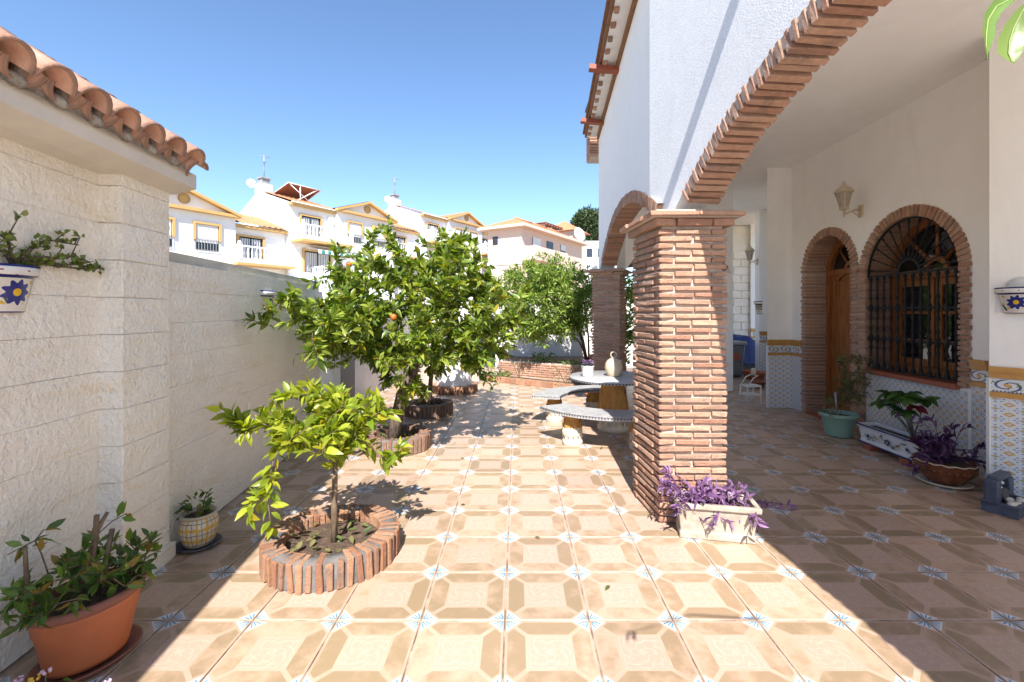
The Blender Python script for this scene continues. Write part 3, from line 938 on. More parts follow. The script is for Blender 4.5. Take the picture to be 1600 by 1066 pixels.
# door: frame, arched fanlight, leaf with two panels
DD = .27
door = part('door', MB().box(DD + .03, DD + .075, DY0 + .07, DY1 - .07, .01, DS - .04), house, mat='wood')
mb = MB()
def ring_solid(mb, yc, zc, r0, r1, x0, x1, a0=-90, a1=90, n=28):
    for k in range(n):
        t0, t1 = R(a0 + (a1 - a0) * k / n), R(a0 + (a1 - a0) * (k + 1) / n)
        V = []
        for t in (t0, t1):
            for r in (r0, r1):
                for x in (x0, x1): V.append((x, yc + r * math.sin(t), zc + r * math.cos(t)))
        mb.add(V, [(0, 4, 6, 2), (1, 3, 7, 5), (0, 1, 5, 4), (2, 6, 7, 3)])
ring_solid(mb, dc, DS, dr - .075, dr + .015, DD, DD + .1)
for s in (-1, 1):
    mb.box(DD, DD + .1, dc + s * (dr - .03) - .045, dc + s * (dr - .03) + .045, 0, DS)
mb.box(DD - .004, DD + .1, DY0 + .06, DY1 - .06, DS - .04, DS + .035)
part('door_frame', mb, door, mat='wood')
mb = MB()
for a in (-40, 0, 40):
    t = R(a); d = Vector((0, math.sin(t), math.cos(t))); n = Vector((0, math.cos(t), -math.sin(t)))
    c = Vector((DD + .04, dc, DS + .03))
    mb.tube([c + d * .1, c + d * (dr - .07)], .016, 6)
ring_solid(mb, dc, DS + .02, .07, .115, DD + .02, DD + .06)
part('fanlight_bars', mb, door, mat='wood')
mb = MB()
pts = [(dc + (dr - .06) * math.sin(R(-90 + 180 * i / 24)), DS + .03 + (dr - .08) * math.cos(R(-90 + 180 * i / 24))) for i in range(25)]
mb.add([(DD + .055, y, z) for y, z in pts], [tuple(range(25))])
part('fanlight_pane', mb, door, mat='glass')
for zz0, zz1, arch in ((.2, .78, False), (.92, 1.86, True)):
    y0, y1 = DY0 + .19, DY1 - .19
    mb = MB()
    mb.box(DD + .012, DD + .031, y0, y1, zz0, zz1)
    po = part('door_panel', mb, door, mat='wood')
    mb = MB()
    q = .035
    mb.box(DD + .004, DD + .030, y0 - q, y0, zz0 - q, zz1 + q).box(DD + .004, DD + .030, y1, y1 + q, zz0 - q, zz1 + q)
    mb.box(DD + .006, DD + .030, y0, y1, zz0 - q, zz0)
    if arch:
        ring_solid(mb, (y0 + y1) / 2, zz1 - .13, (y1 - y0) / 2 * 1.0, (y1 - y0) / 2 + q, DD + .006, DD + .03, -62, 62, 14)
    mb.box(DD + .006, DD + .030, y0, y1, zz1, zz1 + q)
    part('panel_moulding', mb, door, mat='wood')
mb = MB(); mb.tube([(DD + .03, DY0 + .12, 1.0), (DD - .03, DY0 + .12, 1.0)], .012, 8); mb.sphere((DD - .05, DY0 + .12, 1.0), .03)
part('knob', mb, door, mat='lampcream')
part('threshold', MB().box(-.03, DD + .05, DY0, DY1, .001, .02), door, mat='redsill')
# near-black sheet standing in for the unlit room behind the openings
part('dark_room_sheet', MB().box(.46, .5, 4.0, 6.8, 0, 3.0), house, mat='glass')

# window: wooden casements behind an iron grille
WD = .27
win = part('window', MB().box(-.05, WD + .05, WY0 - .0, WY1 + .0, WB - .045, WB), house, mat='redsill')
mb = MB()
ring_solid(mb, wc, WS, wr_ - .07, wr_ + .012, WD, WD + .09)
for s in (-1, 1): mb.box(WD, WD + .09, wc + s * (wr_ - .03) - .045, wc + s * (wr_ - .03) + .045, WB, WS)
mb.box(WD - .003, WD + .09, WY0 + .05, WY1 - .05, WS - .05, WS + .045)
mb.box(WD - .002, WD + .09, WY0 + .05, WY1 - .05, WB, WB + .075)
part('window_frame', mb, win, mat='wood')
for s in (-1, 1):
    y0, y1 = sorted((wc + s * .012, wc + s * (wr_ - .08)))
    mb = MB()
    mb.box(WD + .01, WD + .06, y0, y0 + .07, WB + .08, WS - .055).box(WD + .01, WD + .06, y1 - .07, y1, WB + .08, WS - .055)
    mb.box(WD + .012, WD + .058, y0 + .07, y1 - .07, WB + .08, WB + .16).box(WD + .012, WD + .058, y0 + .07, y1 - .07, WS - .13, WS - .055)
    for zz in (1.15, 1.46): mb.box(WD + .014, WD + .05, y0 + .07, y1 - .07, zz - .016, zz + .016)
    cs = part('casement', mb, win, mat='wood')
    for za, zb in ((WB + .16, 1.134), (1.166, 1.444), (1.476, WS - .13)):
        part('pane', MB().box(WD + .034, WD + .04, y0 + .07, y1 - .07, za, zb), cs, mat='glass')
mb = MB()
for a in (-45, 0, 45):
    t = R(a); d = Vector((0, math.sin(t), math.cos(t))); c = Vector((WD + .04, wc, WS + .04))
    mb.tube([c + d * .12, c + d * (wr_ - .05)], .02, 6)
ring_solid(mb, wc, WS + .03, .1, .15, WD + .01, WD + .06)
part('fanlight_bars', mb, win, mat='wood')
pts = [(wc + (wr_ - .06) * math.sin(R(-90 + 180 * i / 24)), WS + .04 + (wr_ - .07) * math.cos(R(-90 + 180 * i / 24))) for i in range(25)]
part('fanlight_pane', MB().add([(WD + .045, y, z) for y, z in pts], [tuple(range(25))]), win, mat='glass')
# grille
gx = .012
mb = MB()
for zz in (1.16, 1.51): mb.box(gx - .004, gx + .004, WY0, WY1, zz - .011, zz + .011)
mb.box(gx - .006, gx + .006, WY0, WY1, WS - .013, WS + .013).box(gx - .006, gx + .006, WY0, WY1, WB + .02, WB + .04)
ring_solid(mb, wc, WS, wr_ - .022, wr_ - .004, gx - .008, gx + .008)
ring_solid(mb, wc, WS + .01, .125, .15, gx - .01, gx + .01)
gr = part('grille', mb, house, mat='iron')
bar = MB()
bp = [(.0, .0), (.026, .0), (.026, .012), (.012, .06)]
prof = [(.024, WB + .03), (.024, WB + .05), (.011, WB + .10)]
for zc_ in (1.16, 1.51):
    prof += [(.0095, zc_ - .14), (.018, zc_ - .11), (.0105, zc_ - .085), (.010, zc_ - .05), (.019, zc_ - .03), (.019, zc_ + .03), (.010, zc_ + .05), (.0105, zc_ + .085), (.018, zc_ + .11), (.0095, zc_ + .14)]
prof += [(.011, WS - .06), (.021, WS - .035), (.012, WS)]
bar.lathe(prof, n=8)
bme = bar.mesh('grille_bar', 'iron')
for k in range(12):
    y = WY0 + (k + .5) * (WY1 - WY0) / 12
    part('grille_bar', bme, gr, T=Matrix.Translation((gx, y, 0)))
for k in range(13):
    t = R(-84 + 168 * k / 12); d = Vector((0, math.sin(t), math.cos(t))); c = Vector((gx, wc, WS + .01))
    mb = MB().tube([c + d * .14, c + d * .19, c + d * .25, c + d * (wr_ - .1), c + d * (wr_ - .06), c + d * (wr_ - .015)], [.012, .012, .0075, .0075, .013, .009], 6)
    part('grille_spoke', mb, gr, mat='iron')

# tiled dado with ochre borders and frieze
def dado(p, q, z1, border=True, name='tile_dado'):
    p, q = Vector((*p, 0)), Vector((*q, 0)); L = (q - p).length
    T = frame(p, q - p, (0, 0, 1))       # y of this frame points into the wall or out: side fixed below
    s = -1
    d0 = part(name, MB().box(0, L, -.010, .02, 0, z1 if not border else .80, T), house, world=True, mat='dado')
    if not border: return d0
    n = max(1, round(L / .2)); w = L / n
    for k in range(n):
        part('border_tile', MB().box(k * w + .001, (k + 1) * w - .001, -.018, .02, .80, .842, T), d0, world=True, mat='border')
        m = T @ Matrix.Translation(((k + .5) * w, -.002, .897))
        part('frieze_tile', brick_mesh(w - .002, .02, .104, 'frieze', 0, 1, .002, 0), d0, world=True, T=m)
        b = MB().box(k * w + .001, (k + 1) * w - .001, -.020, .02, .952, 1.0, T).box(k * w + .001, (k + 1) * w - .001, -.032, .02, 1.0, 1.04, T)
        part('border_tile', b, d0, world=True, mat='border')
    return d0
hw = lambda d, y: (lambda v: (v.x, v.y))(RW @ Vector((d, y, 0)))
dado(Apt, Bpt, .8)
dado(hw(0, 6.96), hw(0, DY1 + RG), .8)
dado(hw(0, WY1 - .002), hw(0, WY0 - RG + .04), WB - .055, border=False)
dado(hw(0, WY0 - RG), hw(0, 3.968), .8)
dado(Cpt, Ept, .8)
dado((5.25, 9.86), (5.6, 9.86), .8)
dado((5.9, 11.5), (6.4, 11.5), .8)
part('corner_trim', MB().box(Cpt[0] - .014, Cpt[0] + .012, Cpt[1] - .014, Cpt[1] + .012, 0, .95), house, world=True, mat='whiteglaze')
part('corner_trim', MB().box(Apt[0] - .012, Apt[0] + .014, Apt[1] - .016, Apt[1] + .012, 0, .95), house, world=True, mat='whiteglaze')

# ================================================================== BRICK COLUMNS
def brick_column(label, poly, group='brick porch columns'):
    """poly: four plan corners, counter-clockwise"""
    cx = sum(p[0] for p in poly) / 4; cyy = sum(p[1] for p in poly) / 4
    col = thing('brick_column', label, 'column', (cx, cyy, 0), 0, group)
    P = [Vector((x, y, 0)) for x, y in poly]; c = Vector((cx, cyy, 0))
    def off(d): 
        out = []
        for i in range(4):
            e1 = (P[i] - P[i - 1]).normalized(); e2 = (P[(i + 1) % 4] - P[i]).normalized()
            n1 = Vector((e1.y, -e1.x, 0)); n2 = Vector((e2.y, -e2.x, 0))
            out.append(P[i] + (n1 + n2) * d)
        return out
    q = off(-.024)
    core = part('core', MB().prism([(v.x, v.y) for v in q], 0, 2.12), col, world=True, mat='mortar')
    def course(z, par, Q, depth, h, mat, parent, gap=.012, jit=.004, only=None):
        for i in range(4):
            a, b = Q[i], Q[(i + 1) % 4]; L = (b - a).length; d = (b - a) / L; nrm = Vector((d.y, -d.x, 0))
            own = (i % 2) == par
            if own:
                k = random.uniform(-.012, .012)
                segs = [(0, L / 2 + k - gap / 2), (L / 2 + k + gap / 2, L)]
            else: segs = [(depth + gap, L - depth - gap)]
            for s0, s1 in segs:
                pr = random.uniform(-.0025, .0025)
                m = frame(a + d * ((s0 + s1) / 2) - nrm * (depth / 2 - pr) + Vector((0, 0, z)), d, (random.uniform(-.012, .012), random.uniform(-.012, .012), 1))
                part('brick', brick_mesh(round(s1 - s0, 2), depth, h, mat, jit=jit), parent, world=True, T=m)
    n = 42
    for k in range(n): course(.026 + k * .0487, k % 2, P, .105, .0335, 'brick', col, jit=.0048)
    z = .026 + n * .0487 - .012
    cap = part('cap', MB().prism([(v.x, v.y) for v in off(.072)], z + .055, z + .058).prism([(v.x, v.y) for v in off(.03)], z + .09, z + .112), col, world=True, mat='mortar')
    course(z + .028, 1, off(.035), .14, .048, 'brick', cap)
    course(z + .075, 0, off(.088), .2, .032, 'brick', cap, gap=.006)
    return col
brick_column('stout brick porch column behind the purple-planted trough', [(.985, 3.15), (1.455, 3.15), (1.455, 3.66), (.932, 3.67)])
a25 = R(25)
p0 = Vector((1.655, 7.3)); e1 = Vector((math.cos(a25 ), -math.sin(a25))) ; 
pl = p0 + Vector((-math.cos(a25), math.sin(a25))) * .47
pr_ = p0 + Vector((math.sin(a25), math.cos(a25))) * .47
brick_column('shaded brick column beyond the round table, below the second arch', [tuple(pl), tuple(p0), tuple(pr_), tuple(pl + pr_ - p0)])

# ================================================================== LEFT SIDE: GARAGE AND GARDEN WALL
gar = thing('garage', 'cream block garage with terracotta tile eave at the patio edge', 'garage', (-2.6, 1.0, 0))
_blk = {}
def block_mesh(lx, ly, lz, var):
    """painted split-face block: lumpy front (local -y)"""
    key = (round(lx, 2), round(ly, 2), round(lz, 2), var)
    if key in _blk: return _blk[key]
    rr = np.random.default_rng(abs(hash(key)) % 9999)
    nx, nz = 7, 5
    V, F = [], []
    g = rr.normal(size=(nx + 1, nz + 1)) * .0048
    for i in range(nx + 1):
        for j in range(nz + 1):
            e = min(i, nx - i, 1) * min(j, nz - j, 1)
            x = -lx / 2 + lx * i / nx; z = -lz / 2 + lz * j / nz
            V.append((x, -ly / 2 + (g[i, j] if e else (.008 if j in (0, nz) else .003)), z))
    for i in range(nx):
        for j in range(nz):
            a = i * (nz + 1) + j
            F.append((a, a + nz + 1, a + nz + 2, a + 1))
    mb = MB().add(V, F, True)
    o = len(V)
    mb.box(-lx / 2, lx / 2, -ly / 2 + .006, ly / 2, -lz / 2, lz / 2)
    _blk[key] = mb.mesh('block', 'block'); return _blk[key]
def block_wall(parent, p, q, ztop, thick, course=.193, L=.40, first=0):
    """blocks on the face from p to q; the face looks to the right of q-p ... local -y outward"""
    p, q = Vector((*p, 0)), Vector((*q, 0)); tot = (q - p).length
    T = frame(p, q - p, (0, 0, 1))
    z = 0.0; k = first
    while z < ztop - .03:
        h = min(course, ztop - z)
        s = -(L / 2 if k % 2 else 0)
        while s < tot - .01:
            a, b = max(0, s), min(tot, s + L)
            if b - a > .03:
                m = T @ Matrix.Translation(((a + b) / 2, thick / 2 + random.uniform(-.003, .003), z + h / 2))
                part('block', block_mesh(b - a - .0012, thick, h - .0019, random.randrange(4)), parent, world=True, T=m)
            s += L
        z += course; k += 1
def lumpy_box(lx, ly, lz, seed):
    rr = random.Random(seed); bm = bmesh.new(); bmesh.ops.create_cube(bm, size=1)
    for v in bm.verts: v.co = Vector((v.co.x * lx, v.co.y * ly, v.co.z * lz))
    bmesh.ops.bevel(bm, geom=bm.edges[:], offset=.004, segments=1, affect='EDGES')
    bmesh.ops.subdivide_edges(bm, edges=[e for e in bm.edges if e.calc_length() > .12], cuts=4, use_grid_fill=True)
    for v in bm.verts:
        k = .0032 if abs(v.co.z) < lz / 2 - .015 else .001
        v.co += Vector([rr.uniform(-k, k), rr.uniform(-k, k), 0])
    me = bpy.data.meshes.new('block'); bm.to_mesh(me); bm.free()
    me.materials.append(M['block']); return me
# wall faces +x: run from far to near so that local -y points to +x
gw = part('wall', MB().box(-2.9, -2.31, -3, 2.385, 0, 2.19), gar, world=True, mat='block_joint')
block_wall(gw, (-2.26, 2.385), (-2.26, .385), 2.19, .06)
pil = part('pilaster', MB().box(-2.75, -2.10, 2.41, 2.71, 0, 2.19), gar, world=True, mat='block_joint')
for k in range(12):
    h = min(.193, 2.19 - k * .193)
    if h > .03: part('block', lumpy_box(.30, .375, h - .002, k), pil, world=True, T=Matrix.Translation((-2.235, 2.545, k * .193 + h / 2)))
# plinth under the pilaster
part('plinth', MB().box(-2.3, -2.055, 2.36, 2.74, 0, .085), gar, world=True, mat='block')
# eave soffit
ef = MB()
ev_poly = [(-1.95, 2.215), (-1.95, 2.30), (-2.3, 2.42), (-2.3, 2.18), (-2.07, 2.18)]
n = len(ev_poly)
V = [(x, -3, z) for x, z in ev_poly] + [(x, 2.76, z) for x, z in ev_poly]
ef.add(V, [tuple(range(n)), tuple(range(n, 2 * n))[::-1]] + [(i, n + i, n + (i + 1) % n, (i + 1) % n) for i in range(n)])
part('eave_moulding', ef, gar, world=True, mat='fascia')
# barrel tiles
SL = R(31)
def barrel(r0, r1, L, t, up):
    """half-barrel along +x (up the slope); up=True: cover, False: channel"""
    mb = MB(); n = 10; V = []
    for x, r in ((0, r0), (L, r1)):
        for rr in (r, r - t):
            for i in range(n + 1):
                a = math.pi * i / n
                V.append((x, rr * math.cos(a), (rr if up else -rr) * math.sin(a)))
    m = n + 1; F = []
    for i in range(n):
        F.append((i, i + 1, 2 * m + i + 1, 2 * m + i)); F.append((m + i, 3 * m + i, 3 * m + i + 1, m + i + 1))
        F.append((i, m + i, m + i + 1, i + 1)); F.append((2 * m + i, 2 * m + i + 1, 3 * m + i + 1, 3 * m + i))
    return mb.add(V, F, True)
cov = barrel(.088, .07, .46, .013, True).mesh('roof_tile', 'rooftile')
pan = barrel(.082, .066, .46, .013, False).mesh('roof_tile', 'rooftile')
roof = part('roof', MB().box(-4.2, -2.0, -3, 2.66, -.02, .0, Matrix.Translation((0, 0, 0))), gar, world=True, mat='tilemortar')
roof.data = MB().add([(-1.93, -3, 2.285), (-1.93, 2.70, 2.285), (-4.2, 2.70, 2.285 + 2.27 * math.tan(SL)), (-4.2, -3, 2.285 + 2.27 * math.tan(SL))], [(0, 1, 2, 3)]).mesh('roof', 'tilemortar')
TR = Matrix.Rotation(math.pi, 4, 'Z') @ Matrix.Rotation(-SL, 4, 'Y')    # +x local -> -x world rising
PIT = .178
for c in range(9):
    yk = 2.615 - c * PIT
    for r in range(5):
        ox = -1.885 - r * .40 * math.cos(SL); oz = 2.335 + r * .40 * math.sin(SL) + r * .006
        jt = Matrix.Rotation(random.uniform(-.02, .02), 4, 'Z')
        part('roof_tile', cov, roof, world=True, T=Matrix.Translation((ox, yk, oz)) @ TR @ jt)
        part('roof_tile', pan, roof, world=True, T=Matrix.Translation((ox - .012, yk - PIT / 2, oz + .028)) @ TR @ jt)
for r in range(5):   # verge tiles over the gable end
    part('roof_tile', cov, roof, world=True, T=Matrix.Translation((-1.93 - r * .39 * math.cos(SL), 2.735, 2.30 + r * .39 * math.sin(SL))) @ TR @ Matrix.Rotation(R(-38), 4, 'X'))
mb = MB()
for c in range(9):
    yk = 2.615 - c * PIT - PIT / 2
    mb.sphere((-1.955, yk, 2.315), .05, 8, 6, (.7, 1.0, .62))
for c in range(9):
    mb.lathe([(.001, 0), (.045, .004), (.074, 0), (.074, -.02)], (0, 0, 0), 12, T=Matrix.Translation((-1.955, 2.615 - c * PIT, 2.352)) @ Matrix.Rotation(R(90), 4, 'Y'))
part('gable', MB().prism([(-1.97, 2.69), (-4.15, 2.69), (-4.15, 2.675), (-1.97, 2.675)], 2.25, 2.251).add([(-1.97, 2.69, 2.25), (-4.15, 2.69, 2.25), (-4.15, 2.69, 2.27 + 2.22 * math.tan(SL)), (-1.97, 2.69, 2.29)], [(0, 1, 2, 3)]), roof, world=True, mat='fascia')
part('tile_bedding', mb, roof, world=True, mat='tilemortar', kind='stuff')
def turn(o, px, py, deg, dx=0.0):
    G = Matrix.Translation((px + dx, py, 0)) @ Matrix.Rotation(R(deg), 4, 'Z') @ Matrix.Translation((-px, -py, 0))
    o.matrix_basis = G @ o.matrix_basis
turn(gar, -2.085, 2.72, 6.2)
gwall = thing('garden_wall', 'long cream block wall with a stained coping left of the citrus trees', 'wall', (-2.5, 4.2, 0))
part('wall_core', MB().box(-2.6, -2.39, 2.70, 5.62, 0, 1.78), gwall, world=True, mat='block_joint')
block_wall(gwall, (-2.35, 5.62), (-2.35, 2.70), 1.78, .06, course=.2)
part('coping', MB().box(-2.64, -2.315, 2.74, 5.65, 1.78, 1.845), gwall, world=True, mat='coping')
part('base_course', MB().box(-2.36, -2.325, 2.74, 5.63, 0, .1), gwall, world=True, mat='coping')
turn(gwall, -2.35, 2.89, 6.1, .14)
fwall = thing('low_wall', 'lower white wall with a post and dark gate behind the lemon tree', 'wall', (-2.3, 7, 0))
part('wall_body', MB().box(-2.95, -2.58, 5.72, 12.2, 0, 1.62), fwall, world=True, mat='gardenwall')
part('gate_post', MB().box(-2.58, -2.33, 5.75, 6.0, 0, 1.72), fwall, world=True, mat='hwhite')
gt = part('gate', MB().box(-2.57, -2.53, 6.05, 7.1, .05, 1.0), fwall, world=True, mat='darkgate')
bw = thing('back_garden_wall', 'white rendered wall closing the garden behind the raised bed', 'wall', (0, 12.3, 0))
part('wall_body', MB().box(-2.75, 3.4, 12.2, 12.4, 0, 1.75), bw, world=True, mat='gardenwall')
part('wall_post', MB().box(-.55, -.3, 12.1, 12.2, 0, 1.6), bw, world=True, mat='hwhite')
part('blue_door', MB().box(-1.05, -.58, 12.15, 12.198, 0, 1.35), bw, world=True, mat='darkgate')

for o_ in (gwall, fwall, bw, gar, house): o_['kind'] = 'thing'
# ================================================================== BRICK TREE RINGS, BEDS, WELL
def brick_ring(label, x, y, r, h, n, mat, group='brick tree rings'):
    t = thing('tree_ring', label, 'tree ring', (x, y, 0), 0, group)
    part('mortar_ring', MB().lathe([(r - .105, 0), (r - .105, h - .006), (r - .013, h - .005), (r - .013, 0)], n=40), t, mat='mortar_grey')
    for k in range(n):
        a = 2 * math.pi * k / n
        m = Matrix.Rotation(a, 4, 'Z') @ Matrix.Translation((r - .057, 0, h / 2)) @ Matrix.Rotation(random.uniform(-.05, .05), 4, 'X')
        part('brick', brick_mesh(.118, 2 * math.pi * r / n * random.choice((.58, .62, .66)), h + random.choice((-.012, -.006, 0, .005)), mat, jit=.005, bev=.004), t, T=m)
    mb = MB(); N = 14
    for i in range(N):
        for j in range(6):
            pass
    prof = [(1e-3, h * .52)] + [((r - .1) * q, h * (.52 + .1 * math.sin(q * 9))) for q in (.25, .5, .75, 1)]
    part('soil', MB().lathe(prof, n=20), t, mat='soil')
    # dry leaf litter on the soil
    k = 40
    ang = rng.uniform(0, 6.28, k); rad = np.sqrt(rng.uniform(0, 1, k)) * (r - .13)
    P = np.stack([rad * np.cos(ang), rad * np.sin(ang), np.full(k, h * .64) + rng.uniform(-.01, .02, k)], 1)
    V, F = leaf_geo(P, rnd_dirs(k) * [1, 1, .2], rnd_dirs(k) * .4 + [0, 0, 1], rng.uniform(.04, .075, k), rng.uniform(.02, .035, k), .4, -.2)
    part('leaf_litter', mesh_np('leaf_litter', V, F, 'leaf_dry'), t, kind='stuff')
    return t
brick_ring('nearest round brick ring around the small bright citrus', -1.11, 2.745, .385, .155, 46, 'brick_ring')
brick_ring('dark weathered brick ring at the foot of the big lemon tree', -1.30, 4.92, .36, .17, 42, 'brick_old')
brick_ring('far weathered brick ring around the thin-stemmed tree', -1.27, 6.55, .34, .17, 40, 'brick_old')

well = thing('well', 'round whitewashed well standing on a brick foot ring', 'well', (-1.16, 8.45, 0))
part('well_wall', MB().lathe([(.33, .0), (.33, .14), (.32, .2), (.305, .5), (.30, .86), (.34, .88), (.34, .95), (.2, .95), (.2, .5)], n=32), well, mat='well')
for k in range(34):
    a = 2 * math.pi * k / 34
    part('brick', brick_mesh(.12, .06, .13, 'brick_ring', jit=.004), well, T=Matrix.Rotation(a, 4, 'Z') @ Matrix.Translation((.365, 0, .065)))

# raised bed against the back wall
bed = thing('raised_bed', 'raised garden bed held by a long wall of flat bricks', 'garden bed', (.8, 10.4, 0))
A_, B_ = Vector((-.45, 10.75, 0)), Vector((2.1, 9.35, 0))
d = (B_ - A_).normalized(); L = (B_ - A_).length; T = frame(A_, d, (0, 0, 1))
part('bed_wall', MB().box(0, L, .02, .2, 0, .30, T), bed, world=True, mat='mortar')
for k in range(6):
    s = -(.12 if k % 2 else 0)
    while s < L:
        a, b = max(0, s), min(L, s + .235)
        if b - a > .04:
            part('brick', brick_mesh(round(b - a, 2), .11, .036, 'brick'), bed, world=True, T=T @ Matrix.Translation(((a + b) / 2, .055, .026 + k * .0495)))
        s += .245
part('bed_soil', MB().prism([(-.35, 10.85), (2.15, 9.5), (2.6, 12.15), (-.3, 12.15)], .02, .27), bed, world=True, mat='soil')
kerb = thing('flower_bed', 'low brick-edged flower bed in front of the raised bed', 'garden bed', (.2, 8.9, 0))
A2, B2 = Vector((-.75, 9.75, 0)), Vector((1.25, 8.35, 0))
d = (B2 - A2).normalized(); L = (B2 - A2).length; T = frame(A2, d, (0, 0, 1))
part('bed_soil', MB().box(0, L, .1, .55, 0, .05, T), kerb, world=True, mat='soil')
for k in range(int(L / .125)):
    part('brick', brick_mesh(.115, .1, .11, 'brick_ring', jit=.006), kerb, world=True, T=T @ Matrix.Translation((k * .125 + .06, .04, .05)))

# ================================================================== TREES
def ellips_tips(n, c, r, shell=.55, zmin=-1):
    out = []
    while len(out) < n:
        v = rng.normal(size=3); v /= np.linalg.norm(v)
        q = (shell + (1 - shell) * rng.random()) if rng.random() < .8 else rng.random() ** .5
        p = v * q
        if p[2] < zmin: continue
        out.append(np.array(c) + p * np.array(r))
    return out
def citrus(name, label, base, trunk_pts, tips, mats, near, Lr, per, back, r_tip, expo, trunk_r, bark, n_obj=300, wr=.42, group='citrus trees in brick rings', spread=.012):
    t = thing(name, label, 'tree', base, 0, group)
    nodes, par, ends = grow(trunk_pts, tips, .11, .016, .04)
    k = len(trunk_pts)
    part('trunk', MB().tube(trunk_pts, [trunk_r * (1.25 - .45 * i / (k - 1)) for i in range(k)], 10), t, world=True, mat=bark)
    part('branches', skeleton_mesh(nodes, par, r_tip, expo, 5, k - 1, trunk_r * .8), t, world=True, mat=bark)
    P, D, N, L = leaf_cloud(nodes, par, ends, per, back, spread, Lr)
    order = np.argsort(np.linalg.norm(P - np.array(near), axis=1))
    a, b = order[:n_obj], order[n_obj:]
    leaf_objects(t, P[a], D[a], N[a], L[a], mats[1], wr)
    if len(b):
        W = L[b] * rng.uniform(wr - .06, wr + .06, len(b))
        V, F = leaf_geo(P[b], D[b], N[b], L[b], W, .25, .22)
        part('crown', mesh_np('crown', V, F, mats[0]), t, world=True, kind='stuff')
    print(name, 'leaves', len(P))
    return t
camp = (0, 0, 1.47)
# small bright citrus
tips = ellips_tips(84, (-1.18, 2.78, .80), (.50, .42, .20), .45)
tips += [np.array(p) for p in ((-1.70, 2.75, .82), (-1.78, 2.72, .90), (-1.62, 2.7, .74), (-1.74, 2.8, .78), (-.72, 2.75, .62), (-.70, 2.7, .68), (-.78, 2.8, .55),
         (-1.30, 2.85, 1.02), (-1.22, 2.8, .98), (-1.36, 2.8, .95), (-.95, 2.8, .95), (-1.05, 2.75, .98),
         (-1.40, 2.55, .42), (-1.47, 2.5, .34), (-1.36, 2.52, .27), (-1.5, 2.55, .40))]
citrus('citrus_tree', 'small bright green citrus with a thin straight stem', (-1.10, 2.78, .1),
       [(-1.10, 2.74, .06), (-1.103, 2.745, .3), (-1.10, 2.75, .50), (-1.11, 2.76, .64)], tips, ('leaf_young', 'leaf_young_o'), camp, (.048, .10), 9, 2, .0024, .42, .0165, 'bark', 300, .44)
# big lemon
tips = ellips_tips(500, (-1.10, 4.95, 1.46), (1.24, .95, .84), .55, -.92)
tips = [p + np.array([0, 0, .16 * math.sin(p[0] * 7.0) + .10 * math.sin(p[1] * 9.0)]) for p in tips]
tips += ellips_tips(60, (-1.72, 4.35, 1.42), (.5, .55, .4), .4)
tips += [np.array(p) for p in ((-2.12, 3.55, 1.42), (-2.0, 3.65, 1.36), (-2.05, 3.75, 1.5), (-1.92, 3.85, 1.58), (-1.85, 3.75, 1.66), (-1.75, 3.9, 1.3), (-1.8, 3.7, 1.12), (-1.62, 3.7, 1.05),
         (-1.38, 4.9, 2.46), (-1.40, 4.9, 2.3), (-1.36, 4.95, 2.2), (-.72, 4.9, 2.22), (-.85, 5.0, 2.3), (-.3, 4.9, 1.95), (-.06, 4.8, 1.35), (-.1, 4.8, 1.1), (-.35, 4.7, .98), (-.5, 4.6, .92), (-.15, 4.9, 1.55))]
citrus('lemon_tree', 'large leafy lemon tree leaning over the patio', (-1.31, 4.95, .1),
       [(-1.34, 4.95, .05), (-1.31, 4.95, .3), (-1.26, 4.96, .55), (-1.17, 4.98, .75), (-1.08, 5.0, .98)], tips, ('leaf_lemon', 'leaf_lemon_o'), camp, (.055, .11), 12, 2, .0028, .42, .062, 'bark_dark', 300, .45)
# thin-stemmed tree behind
tips = ellips_tips(150, (-.98, 6.6, 1.45), (.85, .6, .66), .5, -.8)
citrus('citrus_tree', 'thin-stemmed citrus half hidden behind the lemon tree', (-1.26, 6.55, .1),
       [(-1.26, 6.55, .06), (-1.25, 6.55, .4), (-1.22, 6.56, .75), (-1.18, 6.58, .95)], tips, ('leaf_lemon', 'leaf_lemon_o'), camp, (.07, .11), 8, 2, .003, .42, .03, 'bark_dark', 60, .45)
# fruits on the lemon tree
lem = [o for o in C.objects if o.name.startswith('lemon_tree')][0]
part('fruit', MB().sphere((-1.83, 4.95, 1.98), .034), lem, world=True, mat='fruit')
part('fruit', MB().sphere((-1.92, 4.95, 1.97), .026, sq=(1, 1, 1.15)), lem, world=True, mat='fruit_old')
part('fruit', MB().sphere((-1.88, 4.94, 1.94), .025, sq=(1, .9, 1.2)), lem, world=True, mat='fruit_old')
part('fruit', MB().sphere((-1.14, 4.2, 1.42), .03), lem, world=True, mat='fruit')

def far_tree(name, label, base, trunk_pts, tips, leafmat, Lr, wr, per, back, r_tip, trunk_r, bark, spread=.03, group=None, droop=.2):
    t = thing(name, label, 'tree', base, 0, group)
    nodes, par, ends = grow(trunk_pts, tips, .22, .03, .04)
    k = len(trunk_pts)
    part('trunk', MB().tube(trunk_pts, [trunk_r * (1.2 - .4 * i / (k - 1)) for i in range(k)], 8), t, world=True, mat=bark)
    part('branches', skeleton_mesh(nodes, par, r_tip, .42, 4, k - 1, trunk_r * .8), t, world=True, mat=bark)
    P, D, N, L = leaf_cloud(nodes, par, ends, per, back, spread, Lr)
    V, F = leaf_geo(P, D, N, L, L * wr, .2, droop)
    part('crown', mesh_np('crown', V, F, leafmat), t, world=True, kind='stuff')
    print(name, 'leaves', len(P))
    return t
tips = ellips_tips(900, (.66, 10.2, 1.72), (1.34, .95, 1.04), .45, -.92)
